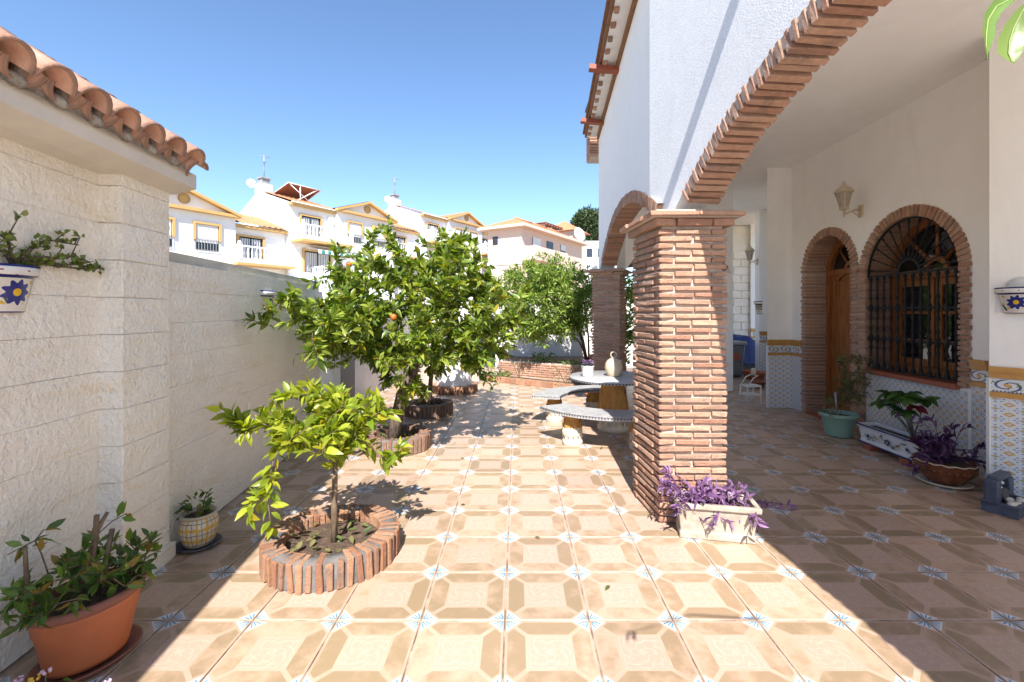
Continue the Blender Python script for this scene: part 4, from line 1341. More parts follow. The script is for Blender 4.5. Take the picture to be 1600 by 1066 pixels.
far_tree('feathery_tree', 'feathery pale green tree with several slim leaning stems over the raised bed', (1.55, 10.6, .36),
         [(1.62, 10.6, .3), (1.52, 10.55, .8), (1.35, 10.5, 1.2), (1.15, 10.4, 1.5)], tips, 'leaf_shrub', (.06, .11), .34, 12, 2, .004, .035, 'bark', .06)
ft = C.objects['feathery_tree']
part('side_stem', MB().tube([(1.66, 10.62, .3), (1.45, 10.5, .75), (1.15, 10.4, 1.05), (.8, 10.3, 1.3)], [.024, .02, .017, .012], 6), ft, world=True, mat='bark')
part('side_stem', MB().tube([(1.68, 10.65, .3), (1.66, 10.6, .9), (1.56, 10.5, 1.5), (1.5, 10.4, 2.0)], [.026, .022, .018, .012], 6), ft, world=True, mat='bark')
# far stone pine
tips = ellips_tips(420, (13.6, 84, 16.9), (3.6, 3.6, 3.5), .6, -.75)
far_tree('pine_tree', 'rounded dark stone pine on the hill by the white houses', (14.6, 84, 0),
         [(14.7, 84, 0), (14.6, 84, 8), (14.5, 84, 11.5), (14.0, 84, 14.5)], tips, 'leaf_pine', (.45, .8), .34, 18, 1, .05, .5, 'bark_dark', .5)

# ================================================================== TABLE AND BENCHES
def arc_slab(mb, c, r0, r1, a0, a1, z0, z1, n=20):
    V = []
    for i in range(n + 1):
        a = R(a0 + (a1 - a0) * i / n)
        for r in (r0, r1):
            for z in (z0, z1): V.append((c[0] + r * math.cos(a), c[1] + r * math.sin(a), z))
    F = []
    for i in range(n):
        o = i * 4
        F += [(o, o + 4, o + 6, o + 2), (o + 1, o + 3, o + 7, o + 5), (o, o + 1, o + 5, o + 4), (o + 2, o + 6, o + 7, o + 3)]
    F += [(0, 2, 3, 1), (n * 4, n * 4 + 1, n * 4 + 3, n * 4 + 2)]
    return mb.add(V, F)
def teeth(mb, pts, z, h, w):
    """small hanging triangles along a line of points"""
    for p, q in zip(pts[:-1], pts[1:]):
        m = ((p[0] + q[0]) / 2, (p[1] + q[1]) / 2)
        mb.add([(p[0], p[1], z), (q[0], q[1], z), (m[0], m[1], z - h)], [(0, 1, 2)])
def ped_profile(h, r):
    lo = [(r * 1.0, 0), (r * 1.08, .02), (r * 1.08, .05), (r * .98, .065), (r * .93, .10), (r * .96, .16), (r * 1.0, .19), (r * 1.0, .2)]
    up = [(r * .98, .2), (r * 1.02, .23), (r * .92, h * .72), (r * .78, h * .9), (r * .8, h)]
    return lo, up
def pedestal(parent, x, y, h, r, name='leg'):
    lo, up = ped_profile(h, r)
    l = part(name, MB().lathe(lo, (x, y, 0), 24), parent, world=True, mat='caststone')
    part('carved_bell', MB().lathe(up, (x, y, 0), 24), l, world=True, mat='ochre')
    n = 9
    for k in range(n):
        a = 2 * math.pi * k / n
        pts = []
        for f, dz, rr in ((-.34, .23, 1.04), (-.2, h * .55, .98), (0, h * .8, .86), (.2, h * .55, .98), (.34, .23, 1.04)):
            b = a + f; q = r * rr
            pts.append((x + q * math.cos(b), y + q * math.sin(b), dz))
        part('carved_leaf', MB().tube(pts, .007, 5), l, world=True, mat='ochre')
    for k in range(12):
        a = 2 * math.pi * k / 12
        for s in (-1, 1):
            pts = [(x + r * 1.0 * math.cos(a + s * .26 * f), y + r * 1.0 * math.sin(a + s * .26 * f), .085 + .1 * f) for f in (0, .5, 1)]
            part('lattice_rib', MB().tube(pts, .0065, 5), l, world=True, mat='caststone')
    return l
TC = (1.19, 5.65)
table = thing('round_table', 'round mosaic-topped stone table on a carved pedestal', 'table', (*TC, 0))
mb = MB().lathe([(.001, .67), (.53, .67), (.54, .66), (.54, .635), (.5, .628), (.001, .628)], (*TC, 0), 48)
part('table_top', mb, table, world=True, mat='tabletop')
mb = MB(); pts = [(TC[0] + .543 * math.cos(R(a)), TC[1] + .543 * math.sin(R(a))) for a in range(0, 361, 4)]
teeth(mb, pts, .657, .028, .02)
part('top_fringe', mb, table, world=True, mat='edge_teeth', kind='stuff')
pedestal(table, *TC, .63, .18, 'pedestal')
def bench(label, a0, a1, legs):
    b = thing('curved_bench', label, 'bench', (TC[0] + .85 * math.cos(R((a0 + a1) / 2)), TC[1] + .85 * math.sin(R((a0 + a1) / 2)), 0), 0, 'curved stone benches round the table')
    mb = MB()
    arc_slab(mb, TC, .66, 1.03, a0, a1, .35, .392, 24)
    part('seat', mb, b, world=True, mat='tabletop')
    mb = MB()
    for r in (.657, 1.033):
        pts = [(TC[0] + r * math.cos(R(a0 + (a1 - a0) * i / 50)), TC[1] + r * math.sin(R(a0 + (a1 - a0) * i / 50))) for i in range(51)]
        teeth(mb, pts, .384, .028, .02)
    for aa in (a0, a1):
        pts = [(TC[0] + (.66 + .37 * i / 12) * math.cos(R(aa)), TC[1] + (.66 + .37 * i / 12) * math.sin(R(aa))) for i in range(13)]
        teeth(mb, pts, .384, .028, .02)
    part('seat_fringe', mb, b, world=True, mat='edge_teeth', kind='stuff')
    for a in legs: pedestal(b, TC[0] + .83 * math.cos(R(a)), TC[1] + .83 * math.sin(R(a)), .352, .105)
    return b
bench('front curved stone bench nearest the brick column', 206, 296, (226, 278))
bench('rear curved stone bench on the garden side of the table', 168, 86, (146, 97))

jug = thing('clay_jug', 'round pale clay water jug with a ring handle on the table', 'jug', (1.2, 5.66, .67))
part('body', MB().lathe([(.001, 0), (.075, 0), (.085, .015), (.105, .07), (.108, .11), (.098, .16), (.075, .195), (.045, .215), (.025, .225), (.001, .228)], n=28), jug, mat='clayjug')
part('ring_handle', MB().tube([(.036 * math.cos(R(a)), 0, .262 + .036 * math.sin(R(a))) for a in range(-90, 271, 20)], .0085, 6), jug, mat='clayjug')
part('spout', MB().tube([(.06, -.03, .17), (.085, -.045, .2)], [.02, .013], 8), jug, mat='clayjug')

def sprig_leaves(n, c, rad, zr, Lr, wr, outward=.9, up=.4):
    a = rng.uniform(0, 6.28, n); q = np.sqrt(rng.uniform(0, 1, n)) * rad
    P = np.stack([c[0] + q * np.cos(a), c[1] + q * np.sin(a), c[2] + rng.uniform(zr[0], zr[1], n)], 1)
    D = np.stack([np.cos(a) * outward, np.sin(a) * outward, rng.uniform(-.3, .9, n) * up * 2], 1) + rnd_dirs(n) * .5
    N = rnd_dirs(n) * .6 + [0, 0, .8]
    return P, D, N, rng.uniform(*Lr, n)
def sprigs(parent, name, n, c, rad, zr, Lr, wr, mat, **k):
    P, D, N, L = sprig_leaves(n, c, rad, zr, Lr, wr, **k)
    V, F = leaf_geo(P, D, N, L, L * wr, .3, .25)
    return part(name, mesh_np(name, V, F, mat), parent, kind='stuff')
wp = thing('flower_pot', 'small white pot of purple flowers on the table edge', 'flower pot', (.87, 5.62, .67))
part('pot', MB().lathe([(.001, .0), (.062, 0), (.066, .02), (.078, .125), (.082, .13), (.074, .132), (.07, .11), (.001, .108)], n=24), wp, mat='whiteglaze')
sprigs(wp, 'leaves', 60, (0, 0, .11), .06, (0, .06), (.03, .05), .3, 'leaf_dark')
sprigs(wp, 'flowers', 90, (0, 0, .14), .06, (0, .06), (.018, .03), .6, 'leaf_purple')

# ================================================================== POTS AND PLANTS
def stems_to(parent, name, root_pts, r, mat):
    mb = MB()
    for pts in root_pts: mb.tube(pts, [r, r * .8, r * .5][:len(pts)] if len(pts) <= 3 else [r * (1 - .6 * i / (len(pts) - 1)) for i in range(len(pts))], 5)
    return part(name, mb, parent, mat=mat)

# big oval terracotta planter, near left
bp = thing('terracotta_planter', 'large oval terracotta planter with a leafy shrub by the garage', 'planter', (-1.80, 1.91, 0), R(66))
sx = .77; sy = .64
part('saucer', MB().lathe([(.001, .002), (.19, .002), (.235, .03), (.24, .035), (.225, .035), (.18, .014), (.001, .012)], n=40, sx=sx, sy=sy), bp, mat='terradark')
part('pot', MB().lathe([(.001, .03), (.17, .03), (.18, .05), (.215, .19), (.222, .2), (.225, .235), (.235, .245), (.236, .262)], n=48, sx=sx, sy=sy), bp, mat='terracotta')
part('rim', MB().lathe([(.236, .262), (.25, .27), (.257, .285), (.252, .3), (.236, .304), (.22, .298), (.214, .27), (.21, .25)], n=48, sx=sx, sy=sy), bp, mat='terradark')
part('soil', MB().lathe([(.001, .262), (.214, .258)], n=30, sx=sx, sy=sy), bp, mat='soil')
nodes_tips = []
for k in range(85):
    a = random.uniform(0, 6.28); q = math.sqrt(random.random())
    nodes_tips.append(np.array([.27 * q * math.cos(a), .22 * q * math.sin(a), .26 + random.uniform(.04, .24) * (1.15 - .6 * q)]))
nodes_tips += [np.array(p) for p in ((-.22, .05, .40), (-.20, .12, .52), (.16, .05, .55), (-.10, .1, .58), (-.12, .12, .54), (.2, -.04, .45), (-.24, .1, .30), (-.24, .18, .26), (-.2, .2, .24), (.05, .05, .5))]
nodes, par, ends = grow([(0, 0, .25), (0, 0, .27), (0.0, 0, .3)], nodes_tips, .06, .008, .05)
part('stems', skeleton_mesh(nodes, par, .0022, .4, 5, 0, .009), bp, mat='bark')
P, D, N, L = leaf_cloud(nodes, par, ends, 5, 1, .008, (.036, .07))
BPM = np.array(WM[bp.name])
def to_world(Mn, A, w=1.0): return A @ Mn[:3, :3].T + Mn[:3, 3] * w
leaf_objects(bp, to_world(BPM, P), to_world(BPM, D, 0), to_world(BPM, N, 0), L, 'leaf_pot', .44)
part('cut_branch', MB().tube([(.02, .0, .25), (.015, .01, .42), (.03, .012, .52), (.035, .015, .60)], [.013, .012, .011, .01], 7).tube([(.03, .012, .52), (.06, .02, .57), (.075, .02, .595)], [.01, .009, .008], 6), bp, mat='bark')
part('cut_branch', MB().tube([(.045, -.01, .25), (.06, 0, .4), (.085, .005, .52)], [.012, .011, .010], 7), bp, mat='bark')
part('cut_branch', MB().tube([(-.17, .03, .25), (-.175, .03, .42), (-.18, .03, .56)], [.009, .008, .007], 7), bp, mat='bark')
bp2 = thing('flower_sprig', 'tiny yellow and lilac flower sprigs poking up at the patio edge', 'flower', (-1.75, 1.63, 0))
for i, (x, y, z, m_) in enumerate(((.0, .02, .14, 'petal_yellow'), (.03, .03, .155, 'petal_white'), (-.06, .02, .135, 'petal_white'), (.26, .02, .12, 'petal_white'))):
    part('stem', MB().tube([(x + .01, y + .01, 0), (x, y, z * .6), (x, y, z)], .0022, 5), bp2, mat='stem')
    mb = MB()
    for q in range(9):
        a = random.uniform(0, 6.28); mb.sphere((x + .012 * math.cos(a), y + .012 * math.sin(a), z + random.uniform(-.004, .008)), .0055, 6, 4)
    part('flower_head', mb, bp2, mat=m_, kind='stuff')
sprigs(bp2, 'leaves', 26, (0.02, .0, .02), .10, (0, .06), (.03, .05), .4, 'leaf_bed')

# checked pot behind the pilaster
cp = thing('checked_pot', 'yellow and white checked pot with a green herb by the pilaster', 'flower pot', (-2.0, 2.86, 0))
part('saucer', MB().lathe([(.001, .002), (.1, .002), (.125, .022), (.118, .024), (.09, .01), (.001, .01)], n=28), cp, mat='edge_teeth')
part('pot', MB().lathe([(.001, .012), (.07, .012), (.085, .03), (.104, .09), (.108, .13), (.1, .175), (.088, .19)], n=28), cp, mat='checkpot')
part('rim', MB().lathe([(.088, .19), (.102, .2), (.1, .212), (.086, .21), (.08, .18)], n=28), cp, mat='clayjug')
part('soil', MB().lathe([(.001, .19), (.084, .188)], n=20), cp, mat='soil')
P, D, N, L = sprig_leaves(46, (-.02, 0, .2), .07, (0, .09), (.04, .07), .5)
CPM = np.array(WM[cp.name])
leaf_objects(cp, to_world(CPM, P), D, N, L, 'leaf_pot', .5)
part('stem', MB().tube([(.02, 0, .19), (.03, .0, .27), (.055, 0, .34)], .003, 5), cp, mat='stem')
P, D, N, L = sprig_leaves(9, (.045, 0, .3), .012, (-.02, .05), (.04, .06), .5)
leaf_objects(cp, to_world(CPM, P), D, N, L, 'leaf_pot', .45)

# stone trough with purple heart at the column
tr = thing('stone_trough', 'whitish stone trough of purple heart plants at the column foot', 'planter', (1.30, 3.005, 0), R(-11))
mb = MB()
def trough(mb, lx, ly, h, flare, lip, t):
    lv = [(lx - flare * 1.0, ly - flare * 1.0, 0), (lx - flare, ly - flare, h * .17), (lx - flare * 1.35, ly - flare * 1.35, h * .22), (lx - flare * .5, ly - flare * .5, h * .82), (lx + lip, ly + lip, h * .86), (lx + lip, ly + lip, h), (lx - t, ly - t, h), (lx - t, ly - t, h * .75)]
    V, F = [], []
    for a, b, z in lv: V += [(-a, -b, z), (a, -b, z), (a, b, z), (-a, b, z)]
    for k in range(len(lv) - 1):
        for i in range(4): F.append((k * 4 + i, k * 4 + (i + 1) % 4, k * 4 + 4 + (i + 1) % 4, k * 4 + 4 + i))
    F.append((3, 2, 1, 0)); o = (len(lv) - 1) * 4; F.append((o, o + 1, o + 2, o + 3))
    return mb.add(V, F)
def bevelled(o, w=.008, seg=3):
    b = o.modifiers.new('bevel', 'BEVEL'); b.width = w; b.segments = seg; b.limit_method = 'ANGLE'; b.angle_limit = R(25)
    for p in o.data.polygons: p.use_smooth = True
    o.data.set_sharp_from_angle(angle=R(50)) if hasattr(o.data, 'set_sharp_from_angle') else None
    return o
to = part('trough', trough(mb, .25, .115, .235, .02, .008, .025), tr, mat='stonewhite')
bevelled(to, .012)
part('soil', MB().box(-.22, .22, -.088, .088, .15, .19), tr, mat='soil')
def purple(parent, n, cx, cy, cz, sx, sy, h, Lr, mat, stem, down=.35, seedspread=1.0):
    mb = MB(); P, D = [], []
    for k in range(n):
        x0, y0 = cx + random.uniform(-sx, sx), cy + random.uniform(-sy, sy)
        a = random.uniform(0, 6.28); r = random.uniform(.04, .17) * seedspread; hh = random.uniform(.25, 1) * h
        if random.random() < down: hh = random.uniform(-.03, .04); r *= 1.35; 
        pts = [np.array([x0 + r * f * math.cos(a), y0 + r * f * math.sin(a), cz + hh * math.sin(f * 1.7) - (.05 * f * f if hh < .05 else 0)]) for f in (0, .35, .7, 1)]
        mb.tube(pts, [.004, .0035, .003, .002], 5)
        for i, f in enumerate((.2, .4, .55, .7, .85, 1, 1, 1)):
            j = min(int(f * 3), 2); p = pts[j] + (pts[j + 1] - pts[j]) * (f * 3 - j)
            dd = rnd_dirs(1)[0] * .8 + (pts[j + 1] - pts[j]) / (np.linalg.norm(pts[j + 1] - pts[j]) + 1e-6) * .8 + np.array([0, 0, .15])
            P.append(p); D.append(dd)
    P, D = np.array(P), np.array(D)
    L = rng.uniform(*Lr, len(P))
    V, F = leaf_geo(P, D, rnd_dirs(len(P)) * .7 + [0, 0, .7], L, L * .30, .45, .25)
    part('stems', mb, parent, mat=stem)
    part('leaves', mesh_np('leaves', V, F, mat), parent, kind='stuff')
purple(tr, 62, -.02, 0, .2, .22, .09, .12, (.035, .075), 'leaf_purple', 'stem_purple', .3)
purple(tr, 14, -.17, .02, .19, .1, .07, .22, (.035, .065), 'leaf_purple', 'stem_purple', .1, 1.3)
purple(tr, 8, .22, -.02, .2, .04, .08, .05, (.04, .075), 'leaf_purple', 'stem_purple', .9, 1.5)

# green pot by the door
gp = thing('green_pot', 'sage green plastic pot with a thin straggly plant by the door', 'flower pot', (3.80, 5.38, 0))
part('pot', MB().lathe([(.001, .005), (.13, .005), (.135, .03), (.172, .22), (.175, .225), (.195, .23), (.2, .245), (.2, .275), (.188, .278), (.18, .25), (.17, .22)], n=32), gp, mat='greenpot')
part('soil', MB().lathe([(.001, .235), (.172, .23)], n=24), gp, mat='soil')
tp = [np.array([random.uniform(-.05, .26), random.uniform(-.24, .12), random.uniform(.42, .95)]) for _ in range(110)] + [np.array([random.uniform(-.3, -.1), random.uniform(-.2, .1), random.uniform(.2, .5)]) for _ in range(12)]
nodes, par, ends = grow([(0.02, 0, .22), (.03, 0, .34), (.04, -.01, .44)], tp, .08, .014, .08)
part('stems', skeleton_mesh(nodes, par, .0018, .42, 5, 0, .009), gp, mat='bark')
P, D, N, L = leaf_cloud(nodes, par, ends, 6, 2, .012, (.022, .05))
V, F = leaf_geo(P, D, N, L, L * .4, .2, .3)
part('leaves', mesh_np('leaves', V, F, 'leaf_dry'), gp, kind='stuff')
part('stake', MB().tube([(-.03, -.02, .2), (-.06, -.03, .52)], .011, 8), gp, mat='hgrey')

# painted trough under the window, on clay bricks
pt = thing('painted_trough', 'long white painted flower trough under the barred window', 'planter', (3.83, 4.60, 0), R(90 - 1.8))
mb = trough(MB(), .40, .105, .20, .018, .006, .018)
mb.v = [(x, y, z + .055) for x, y, z in mb.v]
to = part('trough', mb, pt, mat='whiteglaze'); bevelled(to, .006)
part('blue_band', MB().box(-.407, .407, -.1125, -.1105, .238, .2555).box(-.407, .407, .1105, .1125, .238, .2555).box(-.388, .388, -.0965, .0965, .0555, .066), pt, mat='petal_dark' if 'petal_dark' in M else 'bluetarp')
part('soil', MB().box(-.37, .37, -.08, .08, .18, .225), pt, mat='soil')
# painted garland on the long face towards the porch (local +y after the turn is -x world)
for fx, fr, col in ((-.02, .030, 'bluetarp'), (.24, .016, 'bluetarp'), (-.26, .018, 'bluetarp'), (-.14, .012, 'redsill'), (.12, .012, 'petal_yellow')):
    V = [(fx, .1035, .15)] + [(fx + fr * (1 + .18 * math.cos(k * 3.14)) * math.cos(R(k * 22.5)), .1035, .15 + fr * (1 + .18 * math.cos(k * 3.14)) * math.sin(R(k * 22.5))) for k in range(16)]
    part('painted_flower', MB().add(V, [(0, k + 1, (k + 1) % 16 + 1) for k in range(16)]), pt, mat=col)
V = [(-.02 + .011 * math.cos(R(k * 36)), .105, .15 + .011 * math.sin(R(k * 36))) for k in range(10)]
part('painted_flower', MB().add(V, [tuple(range(10))]), pt, mat='petal_yellow')
mb = MB()
for k in range(34):
    x = random.uniform(-.3, .3); z = .15 + .03 * math.sin(x * 22) + random.uniform(-.02, .02); a = random.uniform(0, 6.28); l = random.uniform(.015, .03)
    dx, dz = l * math.cos(a), l * math.sin(a)
    mb.add([(x - dx, .1032, z - dz), (x - dz * .22, .1032, z + dx * .22), (x + dx, .1032, z + dz), (x + dz * .22, .1032, z - dx * .22)], [(0, 1, 2, 3)])
part('painted_leaves', mb, pt, mat='leaf_dark', kind='stuff')
for s in (-1, 1):
    f = part('clay_foot', MB().box(s * .24 - .055, s * .24 + .055, -.12, .12, .0, .053), pt, mat='redsill')
# poinsettia
po = thing('poinsettia', 'dark green poinsettia with red bracts rising from the painted trough', 'plant', (3.83, 4.37, .22))
heads = [(-.05, .22, .42), (-.1, .1, .40), (-.14, -.02, .44), (-.02, -.1, .43), (-.05, .3, .34), (-.16, .18, .33), (-.12, .02, .30), (.02, .12, .44)]
mb = MB()
for h in heads:
    mb.tube([(random.uniform(-.03, .03), random.uniform(-.06, .06), -.02), (h[0] * .4, h[1] * .45, h[2] * .5), h], [.007, .005, .004], 6)
part('stems', mb, po, mat='stem')
for h in heads:
    n = 12; a0 = random.uniform(0, 6.28)
    for k in range(n):
        a = a0 + 2 * math.pi * k / n + random.uniform(-.2, .2)
        d = np.array([math.cos(a), math.sin(a), random.uniform(-.35, .2)])
        p = to_world(np.array(WM[po.name]), np.array([h])) + d * .012
        leaf_objects(po, p, d[None], np.array([[random.uniform(-.3, .1), random.uniform(-.3, .3), 1.]]), [random.uniform(.085, .14)], 'leaf_dark', .74)
for k in range(7):
    a = random.uniform(2.4, 5.2); d = np.array([math.cos(a), math.sin(a), -.5])
    p = to_world(np.array(WM[po.name]), np.array([(-.06, -.08, .36)]))
    leaf_objects(po, p, d[None], np.array([[-.5, -.3, .8]]), [random.uniform(.08, .12)], 'leaf_red', .55)
# brown bowl with dark purple plant
bo = thing('glazed_bowl', 'shiny brown terracotta bowl of dark purple plants on a saucer', 'flower pot', (3.66, 3.90, 0))
part('saucer', MB().lathe([(.001, .002), (.15, .002), (.185, .02), (.18, .026), (.14, .012), (.001, .012)], n=32), bo, mat='caststone')
part('bowl', MB().lathe([(.001, .015), (.11, .015), (.125, .03), (.19, .105), (.212, .165), (.208, .19), (.214, .2), (.206, .205), (.196, .19), (.19, .16)], n=40), bo, mat='bowl')
for k in range(26):
    a = 2 * math.pi * k / 26
    part('relief_knob', MB().sphere((.196 * math.cos(a), .196 * math.sin(a), .135), .016, 8, 5, (1, 1, 1)), bo, mat='bowl')
mb = MB().tube([(.215 * math.cos(2 * math.pi * k / 60), .215 * math.sin(2 * math.pi * k / 60), .197 + .005 * math.sin(k * 1.57)) for k in range(61)], .005, 5)
part('wavy_rim', mb, bo, mat='clayjug')
part('soil', MB().lathe([(.001, .175), (.19, .17)], n=24), bo, mat='soil')
purple(bo, 26, 0, 0, .18, .11, .11, .2, (.06, .11), 'leaf_purple_dk', 'stem_purple', .25, 1.3)
purple(bo, 7, 0, 0.05, .2, .1, .1, .42, (.06, .1), 'leaf_purple_dk', 'stem_purple', .0, 1.6)

# little fountain
fo = thing('tabletop_fountain', 'small blue-grey ceramic fountain with white pebbles on the porch floor', 'fountain', (3.62, 3.36, 0), R(28))
to = part('basin', trough(MB(), .16, .10, .085, .004, .002, .03), fo, mat='fountain'); bevelled(to, .006)
mb = MB()
V = [(-.15, .02, .07), (-.06, .02, .07), (.07, .02, .07), (.15, .02, .07)]
mb.box(-.155, -.085, .005, .085, .06, .235).box(.085, .155, .005, .085, .06, .225).box(-.085, .085, .045, .085, .06, .24).box(-.12, .125, .01, .08, .222, .262)
to = part('grotto', mb, fo, mat='fountain'); bevelled(to, .012)
for k, (x, y, z, r) in enumerate(((-.1, -.05, .085, .032), (-.03, -.06, .08, .026), (.05, -.055, .085, .03), (.1, -.04, .08, .024), (0, -.01, .085, .03))):
    part('pebble', MB().sphere((x, y, z), r, 10, 7, (1.25, .9, .6)), fo, mat='pebble')
part('inner_rock', MB().sphere((.0, .02, .12), .055, 8, 6, (1.1, .5, .8)), fo, mat='edge_teeth')
for k in range(6):
    part('glass_bead', MB().sphere((random.uniform(-.07, .07), .035, random.uniform(.12, .21)), .012, 8, 6), fo, mat='whiteglaze')

# half-round wall pots
def wall_pot(label, T, plant=None, sc_=1.0):
    t = bpy.data.objects.new('wall_pot', None); _link(t, None, T); tag(t, label, 'wall pot', 'painted wall pots')
    p = [(.001, -.1), (.085, -.1), (.092, -.095), (.122, .052), (.138, .054), (.143, .098), (.132, .1), (.125, .06)]
    p = [(r * sc_, z * sc_) for r, z in p]
    # local: x along the wall, -y out of the wall
    part('pot', MB().lathe(p, (0, 0, 0), 24, math.pi, 2 * math.pi, 1.0, .85), t, mat='potpaint')
    part('back_plate', MB().prism([(-.13 * sc_, -.005), (.13 * sc_, -.005), (.13 * sc_, 0), (-.13 * sc_, 0)], -.09 * sc_, .1 * sc_).lathe([(.001, 0), (.08, 0), (.08, .006), (.001, .006)], (0, 0, 0), 16, 0, math.pi, T=Matrix.Translation((0, -.001, .098 * sc_)) @ Matrix.Rotation(R(90), 4, 'X')), t, mat='whiteglaze')
    part('soil', MB().lathe([(.001, .05), (.12 * sc_, .05)], (0, 0, 0), 16, math.pi, 2 * math.pi, 1, .85), t, mat='soil')
    return t
# on the splayed wall at right
wd = (Vector(Ept) - Vector(Cpt)).normalized()
q = Vector(Cpt) + wd * .17
T = frame((q.x, q.y, 1.555), (wd.x, wd.y, 0), (0, 0, 1)) @ Matrix.Translation((0, -.004, 0))
wall_pot('white painted wall pot with a blue flower right of the barred window', T)
wall_pot('white painted wall pot on the far porch corner', frame((3.80, 6.99, 1.53), (-.45, -.89, 0), (0, 0, 1)) @ Matrix.Translation((.02, -.03, 0)))
wall_pot('painted wall pot half hidden by lemon leaves on the block wall', frame((-2.335, 4.15, 1.56), (-.107, .994, 0), (0, 0, 1)))
jp = wall_pot('painted wall pot with a blue daisy and trailing jade plant', frame((-2.163, 1.887, 1.565), (-.108, .994, 0), (0, 0, 1)))
mb = MB(); P, D = [], []
JM = np.array(WM[jp.name])
for k, (e, h) in enumerate((((.36, -.1), .04), ((.30, -.12), .07), ((.22, -.1), .14), ((.1, -.1), .1), ((-.1, -.12), .12), ((.16, -.14), .05), ((.40, -.09), .03), ((-.2, -.1), .08))):
    pts = [np.array([.02, -.06, .07])]
    for f in (.3, .55, .8, 1): pts.append(np.array([e[0] * f, -.06 + (e[1] + .06) * f, .09 + h * math.sin(f * 2.0)]) + rng.normal(size=3) * .008)
    mb.tube(pts, [.006, .0055, .005, .004, .003], 6)
    for i in range(1, 5):
        for q in range(9):
            f = random.random(); p = pts[i - 1] + (pts[i] - pts[i - 1]) * f; P.append(p); D.append(rnd_dirs(1)[0] + [0, 0, .3])
        if i > 2:
            s = pts[i] + rng.normal(size=3) * .03 + [0, 0, .03]; mb.tube([pts[i], s], [.003, .002], 5)
            for q in range(6): P.append(s + rng.normal(size=3) * .008); D.append(rnd_dirs(1)[0] + [0, 0, .5])
L = rng.uniform(.018, .03, len(P))
V, F = leaf_geo(np.array(P), np.array(D), rnd_dirs(len(P)), L, L * .75, .1, .1)
pl_ = part('plant', mb, jp, mat='bark_dark')
part('leaves', mesh_np('leaves', V, F, 'leaf_jade'), pl_, kind='stuff')

# ---- wall lanterns
def lantern(label, T):
    t = bpy.data.objects.new('wall_lantern', None); _link(t, None, T); tag(t, label, 'wall lamp', 'porch wall lanterns')
    # local: x = away from the wall, z up, origin on the wall
    part('wall_plate', MB().prism([(-.001, -.035), (.018, -.03), (.018, .03), (-.001, .035)], -.06, .085), t, mat='lampcream')
    part('arm', MB().tube([(.01, 0, .03), (.08, 0, .03), (.15, 0, .0), (.19, 0, -.02), (.21, 0, .02)], .012, 8).tube([(.012, 0, -.05), (.07, 0, -.02), (.12, 0, .02)], .008, 6).tube([(.21, 0, -.06), (.21, 0, .04)], [.006, .018], 8), t, mat='lampcream')
    c = (.21, 0, 0)
    part('lamp_glass', MB().lathe([(.042, .05), (.085, .235)], c, 6), t, mat='lampglass')
    mb = MB().lathe([(.001, .03), (.05, .035), (.052, .055), (.04, .056)], c, 12).lathe([(.088, .232), (.105, .238), (.105, .246), (.075, .285), (.04, .315), (.022, .325), (.024, .335), (.014, .35), (.016, .36), (.001, .385)], c, 12)
    for k in range(6):
        a = 2 * math.pi * k / 6
        mb.tube([(c[0] + .044 * math.cos(a), .044 * math.sin(a), .05), (c[0] + .089 * math.cos(a), .089 * math.sin(a), .237)], .006, 5)
    part('lamp_cage', mb, t, mat='lampcream')
lantern('cream lantern on the wall above the front door', frame((RW @ Vector((0, 5.50, 2.67))), (-1, 0, 0), (0, 0, 1)))
lantern('distant cream lantern at the far end of the porch', frame((5.27, 9.95, 2.55), (-1, -.2, 0), (0, 0, 1)))

# ---- things at the far end of the porch
bn = thing('wheelie_bin', 'grey bin half hidden behind the column at the porch end', 'bin', (4.78, 10.45, 0))
mb = MB()
V = []
for z, s, sy in ((.02, .26, .26), (.72, .31, .31)): V += [(-s, -sy, z), (s, -sy, z), (s, sy, z), (-s, sy, z)]
mb.add(V, [(3, 2, 1, 0), (4, 5, 6, 7), (0, 1, 5, 4), (1, 2, 6, 5), (2, 3, 7, 6), (3, 0, 4, 7)])
bevelled(part('body', mb, bn, mat='bin'), .03)
bevelled(part('lid', MB().box(-.34, .34, -.34, .33, .725, .80), bn, mat='hgrey'), .02)
part('sticker', MB().box(-.14, .2, -.302, -.296, .38, .55), bn, mat='redsill')
tp_ = thing('tarpaulin', 'dark blue tarpaulin draped over a heap beside the bin', 'tarpaulin', (5.25, 10.85, 0))
mb = MB(); n = 16; V, F = [], []
for i in range(n + 1):
    for j in range(n + 1):
        x, y = -.55 + 1.1 * i / n, -.35 + .7 * j / n
        e = max(abs(x) / .55, abs(y) / .35)
        z = .90 - .95 * max(0, e - .45) ** 1.3 * 1.4 + .03 * math.sin(x * 17 + y * 9) - .15 * x
        V.append((x, y, max(.02, z)))
for i in range(n):
    for j in range(n): F.append((i * (n + 1) + j, (i + 1) * (n + 1) + j, (i + 1) * (n + 1) + j + 1, i * (n + 1) + j + 1))
part('sheet', MB().add(V, F, True), tp_, mat='bluetarp')
part('heap', MB().box(-.38, .38, -.2, .2, 0, .8), tp_, mat='edge_teeth')
def clay_pot(label, x, y, r, h, m_='terracotta', plant=None):
    t = thing('clay_pot', label, 'flower pot', (x, y, 0), 0, 'small clay pots')
    part('pot', MB().lathe([(.001, .003), (r * .66, .003), (r * .9, h * .78), (r, h * .79), (r * 1.02, h), (r * .88, h), (r * .84, h * .7)], n=24), t, mat=m_)
    part('soil', MB().lathe([(.001, h * .84), (r * .88, h * .82)], n=16), t, mat='soil')
    if plant: sprigs(t, 'leaves', 50, (0, 0, h * .9), r * .8, (0, .2), (.06, .11), .35, plant)
    return t
clay_pot('small clay pot standing in front of the bin', 5.05, 9.93, .12, .20)
